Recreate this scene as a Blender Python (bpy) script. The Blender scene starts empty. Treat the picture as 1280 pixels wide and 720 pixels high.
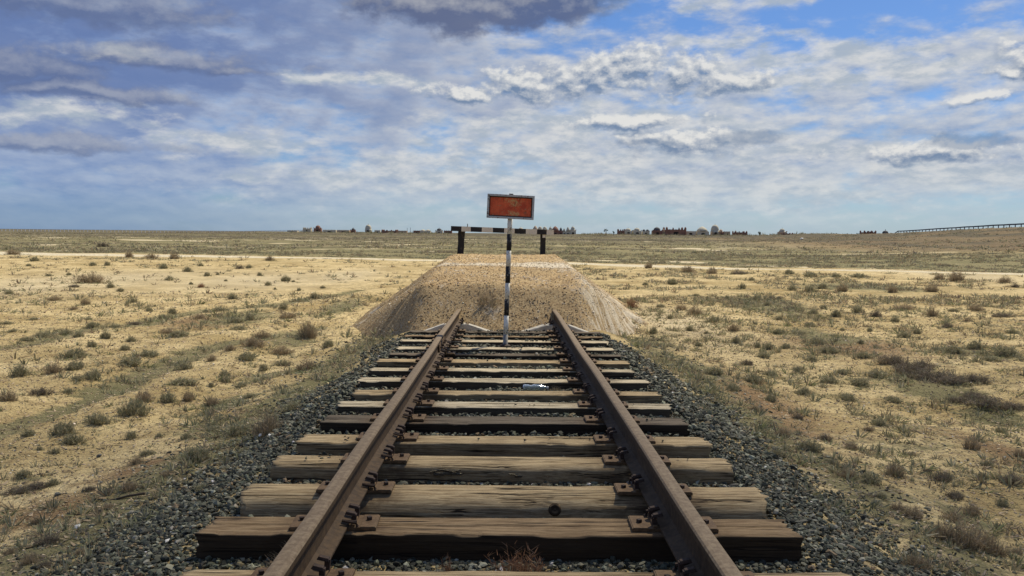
import bpy, math, random
import numpy as np
from mathutils import Vector, Matrix, Euler

random.seed(7)
RNG = np.random.default_rng(11)
R = math.radians
SC = bpy.context.scene
COL = SC.collection

# ------------------------------------------------------------------ camera
CAM_H = 1.346
F_PX = 1050.0
SLOPE = -0.0085            # the track falls gently away from the camera
cam_d = bpy.data.cameras.new('camera')
cam_d.sensor_width = 36
cam_d.lens = F_PX / 1280 * 36
cam_d.clip_start = 0.05
cam_d.clip_end = 30000
cam = bpy.data.objects.new('camera', cam_d)
COL.objects.link(cam)
CAM_ROT = Matrix.Rotation(R(-0.36), 3, 'Z') @ Matrix.Rotation(R(90 - 3.73), 3, 'X') @ Matrix.Rotation(R(0.5), 3, 'Z')
cam.matrix_world = Matrix.Translation((0, 0, CAM_H)) @ CAM_ROT.to_4x4()
SC.camera = cam

# ------------------------------------------------------------------ sky, sun, exposure
SUN_EL, SUN_AZ = 56.0, 38.0
sun_d = bpy.data.lights.new('sun', 'SUN')
sun_d.energy = 5.0
sun_d.angle = R(0.55)
sun_d.color = (1.0, 0.90, 0.71)
sun = bpy.data.objects.new('sun', sun_d)
COL.objects.link(sun)
sdir = Vector((math.sin(R(SUN_AZ)) * math.cos(R(SUN_EL)), math.cos(R(SUN_AZ)) * math.cos(R(SUN_EL)), math.sin(R(SUN_EL))))
sun.rotation_euler = sdir.to_track_quat('Z', 'Y').to_euler()
SC.view_settings.view_transform = 'Standard'
SC.view_settings.look = 'None'
SC.view_settings.gamma = 1.0
SC.view_settings.use_curve_mapping = False
SC.view_settings.exposure = 0.14
SC.render.engine = 'CYCLES'
SC.cycles.max_bounces = 5
SC.cycles.diffuse_bounces = 2
SC.cycles.glossy_bounces = 2
SC.cycles.transmission_bounces = 4
SC.cycles.transparent_max_bounces = 6
SC.cycles.use_adaptive_sampling = False


class G:
    """tiny helper that writes node graphs as expressions"""
    def __init__(self, nt):
        self.nt = nt
        self.n = nt.nodes
        self.l = nt.links

    def set(self, sock, v):
        if isinstance(v, (int, float)):
            try:
                sock.default_value = v
            except TypeError:
                sock.default_value = (v, v, v)
        elif isinstance(v, (tuple, list)):
            if len(v) == 3 and sock.type == 'RGBA':
                v = (*v, 1)
            sock.default_value = v
        else:
            self.l.new(v, sock)

    def m(self, op, *a, clamp=False):
        nd = self.n.new('ShaderNodeMath')
        nd.operation = op
        nd.use_clamp = clamp
        for i, v in enumerate(a):
            self.set(nd.inputs[i], v)
        return nd.outputs[0]

    def add(self, a, b): return self.m('ADD', a, b)
    def sub(self, a, b): return self.m('SUBTRACT', a, b)
    def mul(self, a, b): return self.m('MULTIPLY', a, b)
    def div(self, a, b): return self.m('DIVIDE', a, b)

    def ss(self, lo, hi, v, a=0.0, b=1.0):
        nd = self.n.new('ShaderNodeMapRange')
        nd.interpolation_type = 'SMOOTHSTEP'
        for i, x in enumerate((v, lo, hi, a, b)):
            self.set(nd.inputs[i], x)
        return nd.outputs[0]

    def lin(self, lo, hi, v, a=0.0, b=1.0):
        nd = self.n.new('ShaderNodeMapRange')
        for i, x in enumerate((v, lo, hi, a, b)):
            self.set(nd.inputs[i], x)
        return nd.outputs[0]

    def vec(self, x, y, z):
        nd = self.n.new('ShaderNodeCombineXYZ')
        for i, v in enumerate((x, y, z)):
            self.set(nd.inputs[i], v)
        return nd.outputs[0]

    def vm(self, op, a, b):
        nd = self.n.new('ShaderNodeVectorMath')
        nd.operation = op
        self.set(nd.inputs[0], a)
        self.set(nd.inputs[1], b)
        return nd.outputs[0]

    def noise(self, v, scale, detail=5, rough=0.5, dist=0.0, color=False):
        nd = self.n.new('ShaderNodeTexNoise')
        if v is not None:
            self.set(nd.inputs['Vector'], v)
        nd.inputs['Scale'].default_value = scale
        nd.inputs['Detail'].default_value = detail
        nd.inputs['Roughness'].default_value = rough
        nd.inputs['Distortion'].default_value = dist
        return nd.outputs[1 if color else 0]

    def mix(self, f, a, b, mode='MIX'):
        nd = self.n.new('ShaderNodeMix')
        nd.data_type = 'RGBA'
        nd.blend_type = mode
        self.set(nd.inputs[0], f)
        self.set(nd.inputs[6], a)
        self.set(nd.inputs[7], b)
        return nd.outputs[2]

    def ramp(self, f, stops):
        nd = self.n.new('ShaderNodeValToRGB')
        e = nd.color_ramp.elements
        while len(e) < len(stops):
            e.new(0.5)
        for i, (p, c) in enumerate(stops):
            e[i].position = p
            e[i].color = (*c, 1)
        self.set(nd.inputs[0], f)
        return nd.outputs[0]


def build_world():
    w = bpy.data.worlds.new('World')
    SC.world = w
    w.use_nodes = True
    nt = w.node_tree
    nt.nodes.clear()
    g = G(nt)
    out = nt.nodes.new('ShaderNodeOutputWorld')
    bg = nt.nodes.new('ShaderNodeBackground')
    sky = nt.nodes.new('ShaderNodeTexSky')
    sky.sky_type = 'NISHITA'
    sky.sun_disc = False
    sky.sun_elevation = R(SUN_EL)
    sky.sun_rotation = R(SUN_AZ)
    sky.altitude = 100
    sky.air_density = 1.0
    sky.dust_density = 0.6
    sky.ozone_density = 2.0
    tc = nt.nodes.new('ShaderNodeTexCoord')
    sp = nt.nodes.new('ShaderNodeSeparateXYZ')
    nt.links.new(tc.outputs['Generated'], sp.inputs[0])
    X, Y, Z = sp.outputs
    az = g.mul(g.m('ARCTAN2', X, Y), 10.5)           # 1 unit = 5.5 degrees
    el = g.mul(g.m('ARCSINE', Z), 10.5)
    zc = g.add(g.m('MAXIMUM', Z, 0.0), 0.10)
    px, py = g.div(X, zc), g.div(Y, zc)

    # --- high broken sheet of cloud, seen in perspective on its plane
    def sheet(dx, dy):
        v = g.vec(g.add(px, dx), g.mul(g.add(py, dy), 0.38), 3.0)
        a = g.noise(v, 1.15, 4, 0.5, 0.15)
        v2 = g.vec(g.add(az, g.mul(dx, 1.2)), g.mul(g.add(el, g.mul(dy, 0.75)), 2.5), 7.0)
        b = g.noise(v2, 1.7, 9, 0.57, 0.1)
        return g.add(g.mul(a, 0.52), g.mul(b, 0.48))
    s0 = sheet(0, 0)
    s1 = sheet(0.035, 0.085)
    # cover: heavy on the left, thin at the upper right, closing up towards the horizon
    cov = g.add(0.035, g.mul(g.ss(1.5, -5.0, az), 0.085))
    cov = g.add(cov, g.mul(g.mul(g.ss(1.7, 2.9, el), g.ss(-1.0, 1.5, az)), -0.11))
    cov = g.add(cov, g.mul(g.mul(g.ss(0.2, 0.9, el), g.ss(2.4, 1.6, el)), 0.045))
    d0 = g.add(s0, cov)
    a_sheet = g.mul(g.ss(0.41, 0.60, d0), g.ss(0.0, 0.6, el, 0.35, 0.90))
    lit = g.m('ADD', g.mul(g.sub(s0, s1), 4.8), 0.56, clamp=True)
    thick = g.ss(0.52, 0.68, d0)
    sh_col = g.mix(lit, (0.34, 0.48, 0.76), (1.04, 1.05, 1.05))
    sh_col = g.mix(g.mul(thick, g.mul(g.ss(2.5, -4.0, az, 0.10, 0.90), g.ss(0.6, 1.7, el, 0.35, 1.0))), sh_col, (0.25, 0.33, 0.57))

    def blobs(lst, x, y, under=0.55):
        r = None
        for (bx, by, bw, bh) in lst:
            a = g.div(g.sub(x, (bx - 633) / 100), bw / 100)
            dy = g.sub(y, (291.5 - by) / 100)
            b = g.m('MAXIMUM', g.div(dy, bh / 100), g.div(dy, -bh * under / 100))
            d = g.sub(1.0, g.m('SQRT', g.add(g.mul(a, a), g.mul(b, b))))
            r = d if r is None else g.m('SMOOTH_MAX', r, d, 0.25)
        return g.m('MAXIMUM', r, -1.5)

    wn = g.noise(g.vec(az, g.mul(el, 1.5), 2.0), 1.5, 5, 0.6, 0.0, True)
    wsp = g.n.new('ShaderNodeSeparateXYZ')
    g.l.new(wn, wsp.inputs[0])
    wx = g.add(az, g.mul(g.sub(wsp.outputs[0], 0.5), 0.75))
    wy = g.add(el, g.mul(g.sub(wsp.outputs[1], 0.5), 0.30))

    def layer(lst, ox, oy, amp=0.9, sc=2.6, seed=0.0, under=0.55):
        v = g.vec(g.add(az, ox), g.mul(g.add(el, oy), 1.5), seed)
        n = g.noise(v, sc, 8, 0.60, 0.0)
        n2 = g.noise(v, sc * 3.1, 5, 0.6, 0.0)
        b = blobs(lst, g.add(wx, ox), g.add(wy, oy), under)
        return g.add(b, g.add(g.mul(g.sub(n, 0.5), amp), g.mul(g.sub(n2, 0.5), amp * 0.45)))

    K = SKY_K
    sh_col = g.mix(g.ss(0.5, -5.5, az, 0.0, 0.85), sh_col, g.mix(1.0, sh_col, (0.72, 0.84, 1.06), 'MULTIPLY'))
    base = g.mix(a_sheet, None_to(sky, g), g.mix(1.0, sh_col, (K, K, K), 'MULTIPLY'))
    soft = [(1010, 88, 200, 22), (900, 62, 90, 12), (1080, 108, 130, 14), (960, 118, 120, 14), (760, 160, 240, 34), (640, 195, 200, 34), (950, 190, 180, 26), (1130, 220, 160, 22),
            (470, 110, 70, 12), (600, 225, 300, 34), (850, 235, 320, 34), (700, 200, 260, 30), (1245, 12, 50, 16), (320, 185, 110, 20), (130, 165, 120, 16), (170, 98, 50, 10), (420, 108, 60, 9), (960, 20, 60, 8), (860, 18, 50, 14)]
    v = g.vec(g.mul(az, 0.9), g.mul(el, 2.3), 4.0)
    sn = g.noise(v, 2.3, 9, 0.60, 0.1)
    sb = g.add(blobs(soft, wx, wy, 1.0), g.mul(g.sub(sn, 0.5), 3.4))
    sa = g.mul(g.ss(-0.25, 0.9, sb), 0.88)
    base = g.mix(sa, base, g.mix(g.ss(0.35, 0.65, g.noise(v, 3.4, 6, 0.6)), (0.62 * K, 0.72 * K, 0.84 * K), (1.05 * K, 1.06 * K, 1.06 * K)))

    cum = [(585, 120, 70, 12), (655, 112, 55, 24), (705, 104, 50, 30), (745, 98, 46, 30), (790, 94, 54, 32), (845, 100, 52, 28),
           (905, 112, 50, 18), (1190, 116, 30, 12), (1218, 108, 50, 26), (1262, 114, 50, 24), (1300, 172, 60, 26), (1170, 142, 40, 8),
           (860, 180, 100, 18), (1120, 200, 90, 16), (790, 156, 90, 12)]
    c0 = layer(cum, 0, 0, 2.3, 2.3, 0.0, 0.95)
    c1 = layer(cum, 0.035, 0.07, 2.3, 2.3, 0.0, 0.95)
    ca = g.ss(-0.12, 0.55, c0)
    cl = g.m('ADD', g.mul(g.sub(c0, c1), 1.25), 0.42, clamp=True)
    ccol = g.mix(cl, (0.25 * K, 0.37 * K, 0.58 * K), (1.20 * K, 1.19 * K, 1.15 * K))
    base = g.mix(g.mul(ca, 0.90), base, ccol)

    dark = [(520, 24, 110, 34), (590, 22, 130, 46), (670, 8, 130, 46), (740, 0, 90, 26), (120, 50, 220, 34), (230, 100, 160, 16),
            (60, 120, 140, 26), (0, 70, 70, 26), (150, 140, 130, 14), (300, 108, 60, 9), (20, 25, 180, 34), (330, 8, 160, 16), (820, 182, 60, 8), (920, 178, 50, 12), (1160, 190, 60, 12), (120, 200, 160, 14)]
    k0 = layer(dark, 0, 0, 1.7, 1.3, 9.0, 0.8)
    k1 = layer(dark, 0.05, 0.10, 1.7, 1.3, 9.0, 0.8)
    ka = g.mul(g.ss(-0.05, 0.55, k0), g.ss(0.8, 1.9, az, 0.92, 0.55))
    ka = g.mul(ka, g.ss(-4.0, -1.6, az, 0.62, 1.0))
    kl = g.m('ADD', g.mul(g.sub(k0, k1), 1.3), 0.12, clamp=True)
    kcol = g.mix(kl, (0.165 * K, 0.215 * K, 0.39 * K), (0.62 * K, 0.64 * K, 0.70 * K))
    kcol = g.mix(g.ss(0.8, 1.9, az), kcol, (0.24 * K, 0.36 * K, 0.56 * K))
    base = g.mix(ka, base, kcol)
    # the air over the land
    base = g.mix(g.ss(1.0, -0.1, el, 0.0, 0.55), base, g.mix(g.ss(-0.5, -5.5, az), (0.76 * SKY_K, 0.93 * SKY_K, 1.04 * SKY_K), (0.32 * SKY_K, 0.50 * SKY_K, 0.80 * SKY_K)))
    nt.links.new(base, bg.inputs[0])
    bg.inputs[1].default_value = 0.10
    nt.links.new(bg.outputs[0], out.inputs[0])
    w.cycles.sampling_method = 'MANUAL'
    w.cycles.sample_map_resolution = 512


SKY_K = 5.9


def None_to(sky, g):
    return g.mix(1.0, sky.outputs[0], (0.42, 0.60, 0.88), 'MULTIPLY')


build_world()


def add_shade_cloud():  # out of view, added to dim the sun on the foreground
    """unseen blocker added between the sun and the foreground; homogeneous volume in two lobes"""
    root = bpy.data.objects.new('shade_cloud', None)
    COL.objects.link(root)
    c = sdir * 230
    root.location = c
    root['label'] = 'unseen volume added overhead to shade the foreground'
    root['category'] = 'shade_cloud'
    for (cy, rx, ry, tau) in ((-8.0, 46.0, 25.0, 0.32), (-5.0, 26.0, 13.5, 0.60)):
        import bmesh
        bm = bmesh.new()
        bmesh.ops.create_icosphere(bm, subdivisions=5, radius=1.0)
        me = bpy.data.meshes.new('lobe')
        th = 9.0
        for v in bm.verts:
            n_ = 1 + 0.05 * math.sin(v.co.x * 5 + cy) * math.cos(v.co.y * 4)
            v.co = Vector((v.co.x * rx * n_, v.co.y * ry * n_, v.co.z * th))
        bm.to_mesh(me)
        bm.free()
        m = bpy.data.materials.new('shade_volume')
        m.use_nodes = True
        nt = m.node_tree
        nt.nodes.clear()
        out = nt.nodes.new('ShaderNodeOutputMaterial')
        v = nt.nodes.new('ShaderNodeVolumePrincipled')
        # chord along the sun's direction through the flattened lobe
        k = math.sqrt((sdir.x / rx) ** 2 + (sdir.y / ry) ** 2 + (sdir.z / th) ** 2)
        v.inputs['Density'].default_value = tau / (2.0 / k)
        v.inputs['Color'].default_value = (0.95, 0.95, 0.95, 1)
        v.inputs['Anisotropy'].default_value = 0.6
        nt.links.new(v.outputs[0], out.inputs['Volume'])
        me.materials.append(m)
        o = bpy.data.objects.new('lobe', me)
        COL.objects.link(o)
        o.parent = root
        o.location = (0, cy, 0)


add_shade_cloud()


# ------------------------------------------------------------------ materials
def mat(name, rough=0.85, spec=0.3):
    m = bpy.data.materials.new(name)
    m.use_nodes = True
    nt = m.node_tree
    b = nt.nodes['Principled BSDF']
    b.inputs['Roughness'].default_value = rough
    b.inputs['Specular IOR Level'].default_value = spec
    g = G(nt)
    g.b = b
    return m, g


def pos(g, kind='Object'):
    return g.n.new('ShaderNodeTexCoord').outputs[kind]


def wpos(g):
    return g.n.new('ShaderNodeNewGeometry').outputs['Position']


def attr(g, name, out=0):
    nd = g.n.new('ShaderNodeAttribute')
    nd.attribute_name = name
    return nd.outputs[out]


def sepx(g, v):
    nd = g.n.new('ShaderNodeSeparateXYZ')
    g.l.new(v, nd.inputs[0])
    return nd.outputs


def scaled(g, v, s):
    return g.vm('MULTIPLY', v, s)


def bump(g, h, strength=0.5, dist=0.01):
    nd = g.n.new('ShaderNodeBump')
    nd.inputs['Strength'].default_value = strength
    nd.inputs['Distance'].default_value = dist
    g.l.new(h, nd.inputs['Height'])
    g.l.new(nd.outputs[0], g.b.inputs['Normal'])


def base(g, c):
    g.set(g.b.inputs['Base Color'], c)


def ground_mat():
    m, g = mat('steppe_ground', 0.95, 0.1)
    p = wpos(g)
    msk = sepx(g, attr(g, 'mask', 0))
    grass, red, pale = msk[0], msk[1], msk[2]
    n1 = g.noise(p, 0.55, 6, 0.6)
    n2 = g.noise(p, 5.0, 7, 0.65)
    n3 = g.noise(p, 34.0, 5, 0.7)
    sand = g.mix(g.ss(0.30, 0.70, n1), (0.37, 0.275, 0.120), (0.68, 0.545, 0.290))
    sand = g.mix(g.ss(0.46, 0.66, n2, 0.0, 0.70), sand, (0.27, 0.195, 0.098))
    sand = g.mix(g.ss(0.52, 0.72, n3, 0.0, 0.70), sand, (0.16, 0.115, 0.06))
    sand = g.mix(g.ss(0.42, 0.20, n3, 0.0, 0.6), sand, (0.68, 0.56, 0.33))
    rcol = g.mix(g.ss(0.35, 0.65, n3), (0.17, 0.105, 0.055), (0.33, 0.225, 0.115))
    c = g.mix(g.mul(g.ss(0.30, 0.62, g.add(n2, g.mul(g.sub(red, 0.5), 0.6))), red), sand, rcol)
    pcol = g.mix(g.ss(0.35, 0.65, n2), (0.54, 0.47, 0.32), (0.66, 0.59, 0.43))
    c = g.mix(pale, c, pcol)
    gn = g.noise(scaled(g, p, (0.5, 1.0, 1.0)), 1.3, 7, 0.68)
    gcol = g.mix(g.ss(0.35, 0.68, g.noise(p, 0.16, 6, 0.65)), (0.175, 0.160, 0.078), (0.30, 0.255, 0.135))
    gcol = g.mix(g.ss(0.48, 0.64, g.noise(p, 2.2, 6, 0.7), 0, 0.65), gcol, (0.115, 0.105, 0.052))
    gfine = g.noise(p, 7.0, 6, 0.75)
    gm = g.ss(0.46, 0.60, g.add(g.add(g.mul(gn, 0.5), g.mul(gfine, 0.5)), g.mul(g.sub(grass, 0.62), g.ss(0.5, 0.95, grass, 0.42, 0.62))))
    c = g.mix(g.mul(gm, g.ss(0.0, 0.25, grass)), c, gcol)
    # the lone dark scrub belts of the far plain
    c = g.mix(attr(g, 'scrub', 2), c, (0.100, 0.085, 0.055))
    base(g, c)
    v = g.n.new('ShaderNodeTexVoronoi')
    v.feature = 'DISTANCE_TO_EDGE'
    v.inputs['Scale'].default_value = 9.0
    g.l.new(g.vm('ADD', p, g.vm('MULTIPLY', g.noise(p, 6, 3, 0.5, 0, True), (0.22, 0.22, 0.0))), v.inputs['Vector'])
    h = g.add(g.mul(n2, 1.0), g.add(g.mul(n3, 0.55), g.mul(g.ss(0.0, 0.07, v.outputs[0]), 0.22)))
    bump(g, h, 1.0, 0.05)
    return m


def col_mat(name, rough=0.85, spec=0.25, noise_amt=0.35, nscale=40.0, translucent=0.0):
    """surface whose own colour comes piece by piece from the mesh, with fine variation on top"""
    m, g = mat(name, rough, spec)
    c = attr(g, 'col', 0)
    n = g.noise(pos(g), nscale, 4, 0.6)
    c = g.mix(1.0, c, g.mix(n, (1 - noise_amt,) * 3, (1 + noise_amt,) * 3), 'MULTIPLY')
    base(g, c)
    if translucent:
        tr = g.n.new('ShaderNodeBsdfTranslucent')
        g.l.new(c, tr.inputs[0])
        mx = g.n.new('ShaderNodeMixShader')
        mx.inputs[0].default_value = translucent
        g.l.new(g.b.outputs[0], mx.inputs[1])
        g.l.new(tr.outputs[0], mx.inputs[2])
        g.l.new(mx.outputs[0], g.n['Material Output'].inputs[0])
    return m


def wood_mat(name, light, dark, wear=0.5, flank=0.88):
    m, g = mat(name, 0.88, 0.2)
    oi = g.n.new('ShaderNodeObjectInfo')
    p = g.vm('ADD', pos(g), g.vec(g.mul(oi.outputs['Random'], 37.0), g.mul(oi.outputs['Random'], 11.0), 0.0))
    gr = g.noise(scaled(g, p, (1.6, 40, 40)), 2.2, 9, 0.78, 0.5)
    fine = g.noise(scaled(g, p, (5, 150, 150)), 1.6, 5, 0.7)
    blot = g.noise(scaled(g, p, (1, 3, 3)), 2.4, 6, 0.65)
    c = g.mix(g.ss(0.38, 0.62, gr), dark, light)
    c = g.mix(g.ss(0.48, 0.70, blot, 0, wear), c, dark)
    c = g.mix(g.ss(0.48, 0.62, fine, 0, 0.5), c, tuple(v * 0.42 for v in dark))
    crack = g.noise(scaled(g, p, (0.55, 34, 34)), 1.1, 4, 0.5, 0.4)
    cr = g.m('ABSOLUTE', g.sub(crack, 0.5))
    crm = g.mul(g.ss(0.030, 0.008, cr), g.ss(0.47, 0.58, g.noise(scaled(g, p, (0.8, 6, 6)), 2.1, 3, 0.5)))
    c = g.mix(crm, c, (0.02, 0.014, 0.009))
    # rust and oil soaked into the timber round the plates
    lx = g.m('ABSOLUTE', sepx(g, pos(g))[0])
    st = g.ss(0.34, 0.14, g.m('ABSOLUTE', g.sub(lx, 0.797)))
    c = g.mix(g.mul(st, g.ss(0.35, 0.62, g.noise(p, 9, 5, 0.65), 0.15, 0.75)), c, (0.10, 0.062, 0.035))
    # creosote on the flanks, taken darker by facing to paint in their shade
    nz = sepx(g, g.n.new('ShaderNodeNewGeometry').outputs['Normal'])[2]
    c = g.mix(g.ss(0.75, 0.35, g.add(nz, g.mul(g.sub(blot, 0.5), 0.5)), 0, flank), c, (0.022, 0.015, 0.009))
    base(g, c)
    bump(g, g.sub(g.add(g.mul(gr, 0.7), g.mul(fine, 0.35)), crm), 0.8, 0.006)
    return m


def rust_mat(name, c1, c2, c3, scale=22, rough=0.75, metal=0.15):
    m, g = mat(name, rough, 0.35)
    p = pos(g)
    a = g.noise(p, scale, 7, 0.7)
    b_ = g.noise(scaled(g, p, (1, 0.25, 1)), 7, 5, 0.6)
    c = g.mix(g.ss(0.35, 0.65, a), c1, c2)
    c = g.mix(g.ss(0.52, 0.75, b_, 0, 0.7), c, c3)
    c = g.mix(g.ss(0.62, 0.72, g.noise(p, 90, 3, 0.6), 0, 0.6), c, tuple(v * 0.5 for v in c1))
    base(g, c)
    g.b.inputs['Metallic'].default_value = metal
    bump(g, a, 0.45, 0.003)
    return m


def paint_mat(name, col, under, amt=0.5, rough=0.7, scale=30):
    m, g = mat(name, rough, 0.3)
    p = pos(g)
    n = g.noise(p, scale, 6, 0.7)
    n2 = g.noise(p, scale * 0.2, 4, 0.6)
    c = g.mix(g.ss(0.3, 0.7, n2, 0, 0.35), col, tuple(v * 0.72 for v in col))
    c = g.mix(g.ss(0.66 - 0.2 * amt, 0.72 - 0.2 * amt, n), c, under)
    base(g, c)
    bump(g, n, 0.3, 0.002)
    return m


def plain_mat(name, c, c2=None, rough=0.85, scale=3.0, b=0.3):
    m, g = mat(name, rough, 0.25)
    n = g.noise(pos(g), scale, 6, 0.65)
    base(g, g.mix(g.ss(0.3, 0.7, n), c, c2 or tuple(v * 0.7 for v in c)))
    bump(g, n, b, 0.01)
    return m


M = {}
M['ground'] = ground_mat()
M['stone'] = col_mat('ballast_stone', 0.8, 0.3, 0.35, 55)
M['veg'] = col_mat('steppe_plant', 0.8, 0.15, 0.2, 30, 0.25)
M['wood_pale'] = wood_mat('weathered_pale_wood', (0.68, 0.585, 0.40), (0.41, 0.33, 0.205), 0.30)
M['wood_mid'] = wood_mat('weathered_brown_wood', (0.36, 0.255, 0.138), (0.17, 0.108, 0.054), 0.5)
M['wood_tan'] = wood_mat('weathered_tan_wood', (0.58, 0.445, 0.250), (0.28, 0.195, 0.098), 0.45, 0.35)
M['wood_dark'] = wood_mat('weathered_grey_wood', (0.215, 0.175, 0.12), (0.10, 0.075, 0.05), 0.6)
M['rail'] = rust_mat('rail_rust', (0.048, 0.029, 0.014), (0.098, 0.060, 0.028), (0.075, 0.048, 0.024), 26)  # rust, taken darker so webs and flanges look shaded below the head
M['rail_head'] = rust_mat('rail_head_worn', (0.150, 0.102, 0.056), (0.245, 0.180, 0.105), (0.195, 0.138, 0.080), 30, 0.7, 0.1)
M['plate'] = rust_mat('plate_rust', (0.095, 0.056, 0.026), (0.175, 0.108, 0.052), (0.16, 0.118, 0.066), 34)
M['spike'] = rust_mat('spike_rust', (0.030, 0.020, 0.015), (0.075, 0.045, 0.030), (0.05, 0.035, 0.025), 60)
M['white'] = paint_mat('chipped_white_paint', (0.80, 0.77, 0.66), (0.23, 0.19, 0.14), 0.55, 0.7, 26)
M['black'] = paint_mat('chipped_black_paint', (0.022, 0.022, 0.023), (0.26, 0.23, 0.18), 0.50, 0.65, 26)
M['black_wood'] = paint_mat('tarred_black_wood', (0.020, 0.019, 0.020), (0.09, 0.07, 0.05), 0.35, 0.7, 12)
M['white_wood'] = paint_mat('whitewashed_wood', (0.66, 0.62, 0.52), (0.26, 0.22, 0.16), 0.3, 0.8, 14)
M['sign_frame'] = paint_mat('grey_white_frame', (0.50, 0.50, 0.47), (0.16, 0.13, 0.10), 0.6, 0.6, 26)
M['sign_dark'] = plain_mat('dark_rusted_edge', (0.05, 0.035, 0.025), (0.09, 0.06, 0.035), 0.8, 30)
M['concrete'] = plain_mat('old_concrete', (0.52, 0.49, 0.42), (0.38, 0.35, 0.29), 0.9, 9)
M['far_white'] = plain_mat('pale_metal', (0.78, 0.78, 0.78))
M['far_dark'] = plain_mat('dark_galvanised', (0.10, 0.105, 0.115))
M['brick_red'] = plain_mat('red_brick', (0.31, 0.170, 0.120), (0.23, 0.120, 0.085), 0.9, 0.6)
M['brick_grey'] = plain_mat('grey_mud_brick', (0.68, 0.60, 0.45), (0.55, 0.49, 0.36), 0.9, 0.6)
M['brick_tan'] = plain_mat('tan_mud_brick', (0.60, 0.46, 0.31), (0.47, 0.35, 0.23), 0.9, 0.6)
M['dome_grey'] = plain_mat('grey_dome_shell', (0.56, 0.52, 0.40), (0.45, 0.415, 0.32), 0.85, 0.8)
M['dome_dark'] = plain_mat('dark_dome_shell', (0.11, 0.11, 0.11), (0.075, 0.075, 0.075), 0.8, 0.8)
M['opening'] = plain_mat('shadowed_doorway', (0.035, 0.03, 0.028))
M['bark'] = plain_mat('bark', (0.12, 0.09, 0.06))


# ------------------------------------------------------------------ object helpers
def tag(o, label=None, cat=None, group=None, kind=None):
    if label: o['label'] = label
    if cat: o['category'] = cat
    if group: o['group'] = group
    if kind: o['kind'] = kind
    return o


def link(name, me, m=None, parent=None, loc=None):
    o = bpy.data.objects.new(name, me)
    COL.objects.link(o)
    if m is not None and not me.materials:
        me.materials.append(m)
    if parent is not None:
        o.parent = parent
    if loc is not None:
        o.location = loc
    return o


def empty(name, loc=(0, 0, 0), rz=0.0):
    o = bpy.data.objects.new(name, None)
    o.empty_display_size = 0.1
    COL.objects.link(o)
    o.location = loc
    o.rotation_euler = (0, 0, rz)
    return o


def copy_tree(o, parent=None):
    c = o.copy()
    COL.objects.link(c)
    c.parent = parent
    for ch in list(o.children):
        copy_tree(ch, c)
    return c


def mesh_py(name, V, F, smooth=False):
    me = bpy.data.meshes.new(name)
    me.from_pydata([tuple(v) for v in V], [], [tuple(f) for f in F])
    me.update()
    me.polygons.foreach_set('use_smooth', [bool(smooth)] * len(me.polygons))
    return me


def mesh_np(name, V, F, cols=None, smooth=False):
    """V (n,3) float, F (m,k) int with one face size k; cols (n,3) own colour of each piece"""
    me = bpy.data.meshes.new(name)
    n, (mm, k) = len(V), F.shape
    me.vertices.add(n)
    me.vertices.foreach_set('co', np.ascontiguousarray(V, dtype=np.float32).ravel())
    me.loops.add(mm * k)
    me.loops.foreach_set('vertex_index', np.ascontiguousarray(F, dtype=np.int32).ravel())
    me.polygons.add(mm)
    me.polygons.foreach_set('loop_start', np.arange(0, mm * k, k, dtype=np.int32))
    if cols is not None:
        ca = me.color_attributes.new('col', 'FLOAT_COLOR', 'POINT')
        c4 = np.ones((n, 4), dtype=np.float32)
        c4[:, :3] = cols
        ca.data.foreach_set('color', c4.ravel())
    me.update(calc_edges=True)
    me.validate()
    me.polygons.foreach_set('use_smooth', np.full(len(me.polygons), bool(smooth)))
    return me


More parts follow.
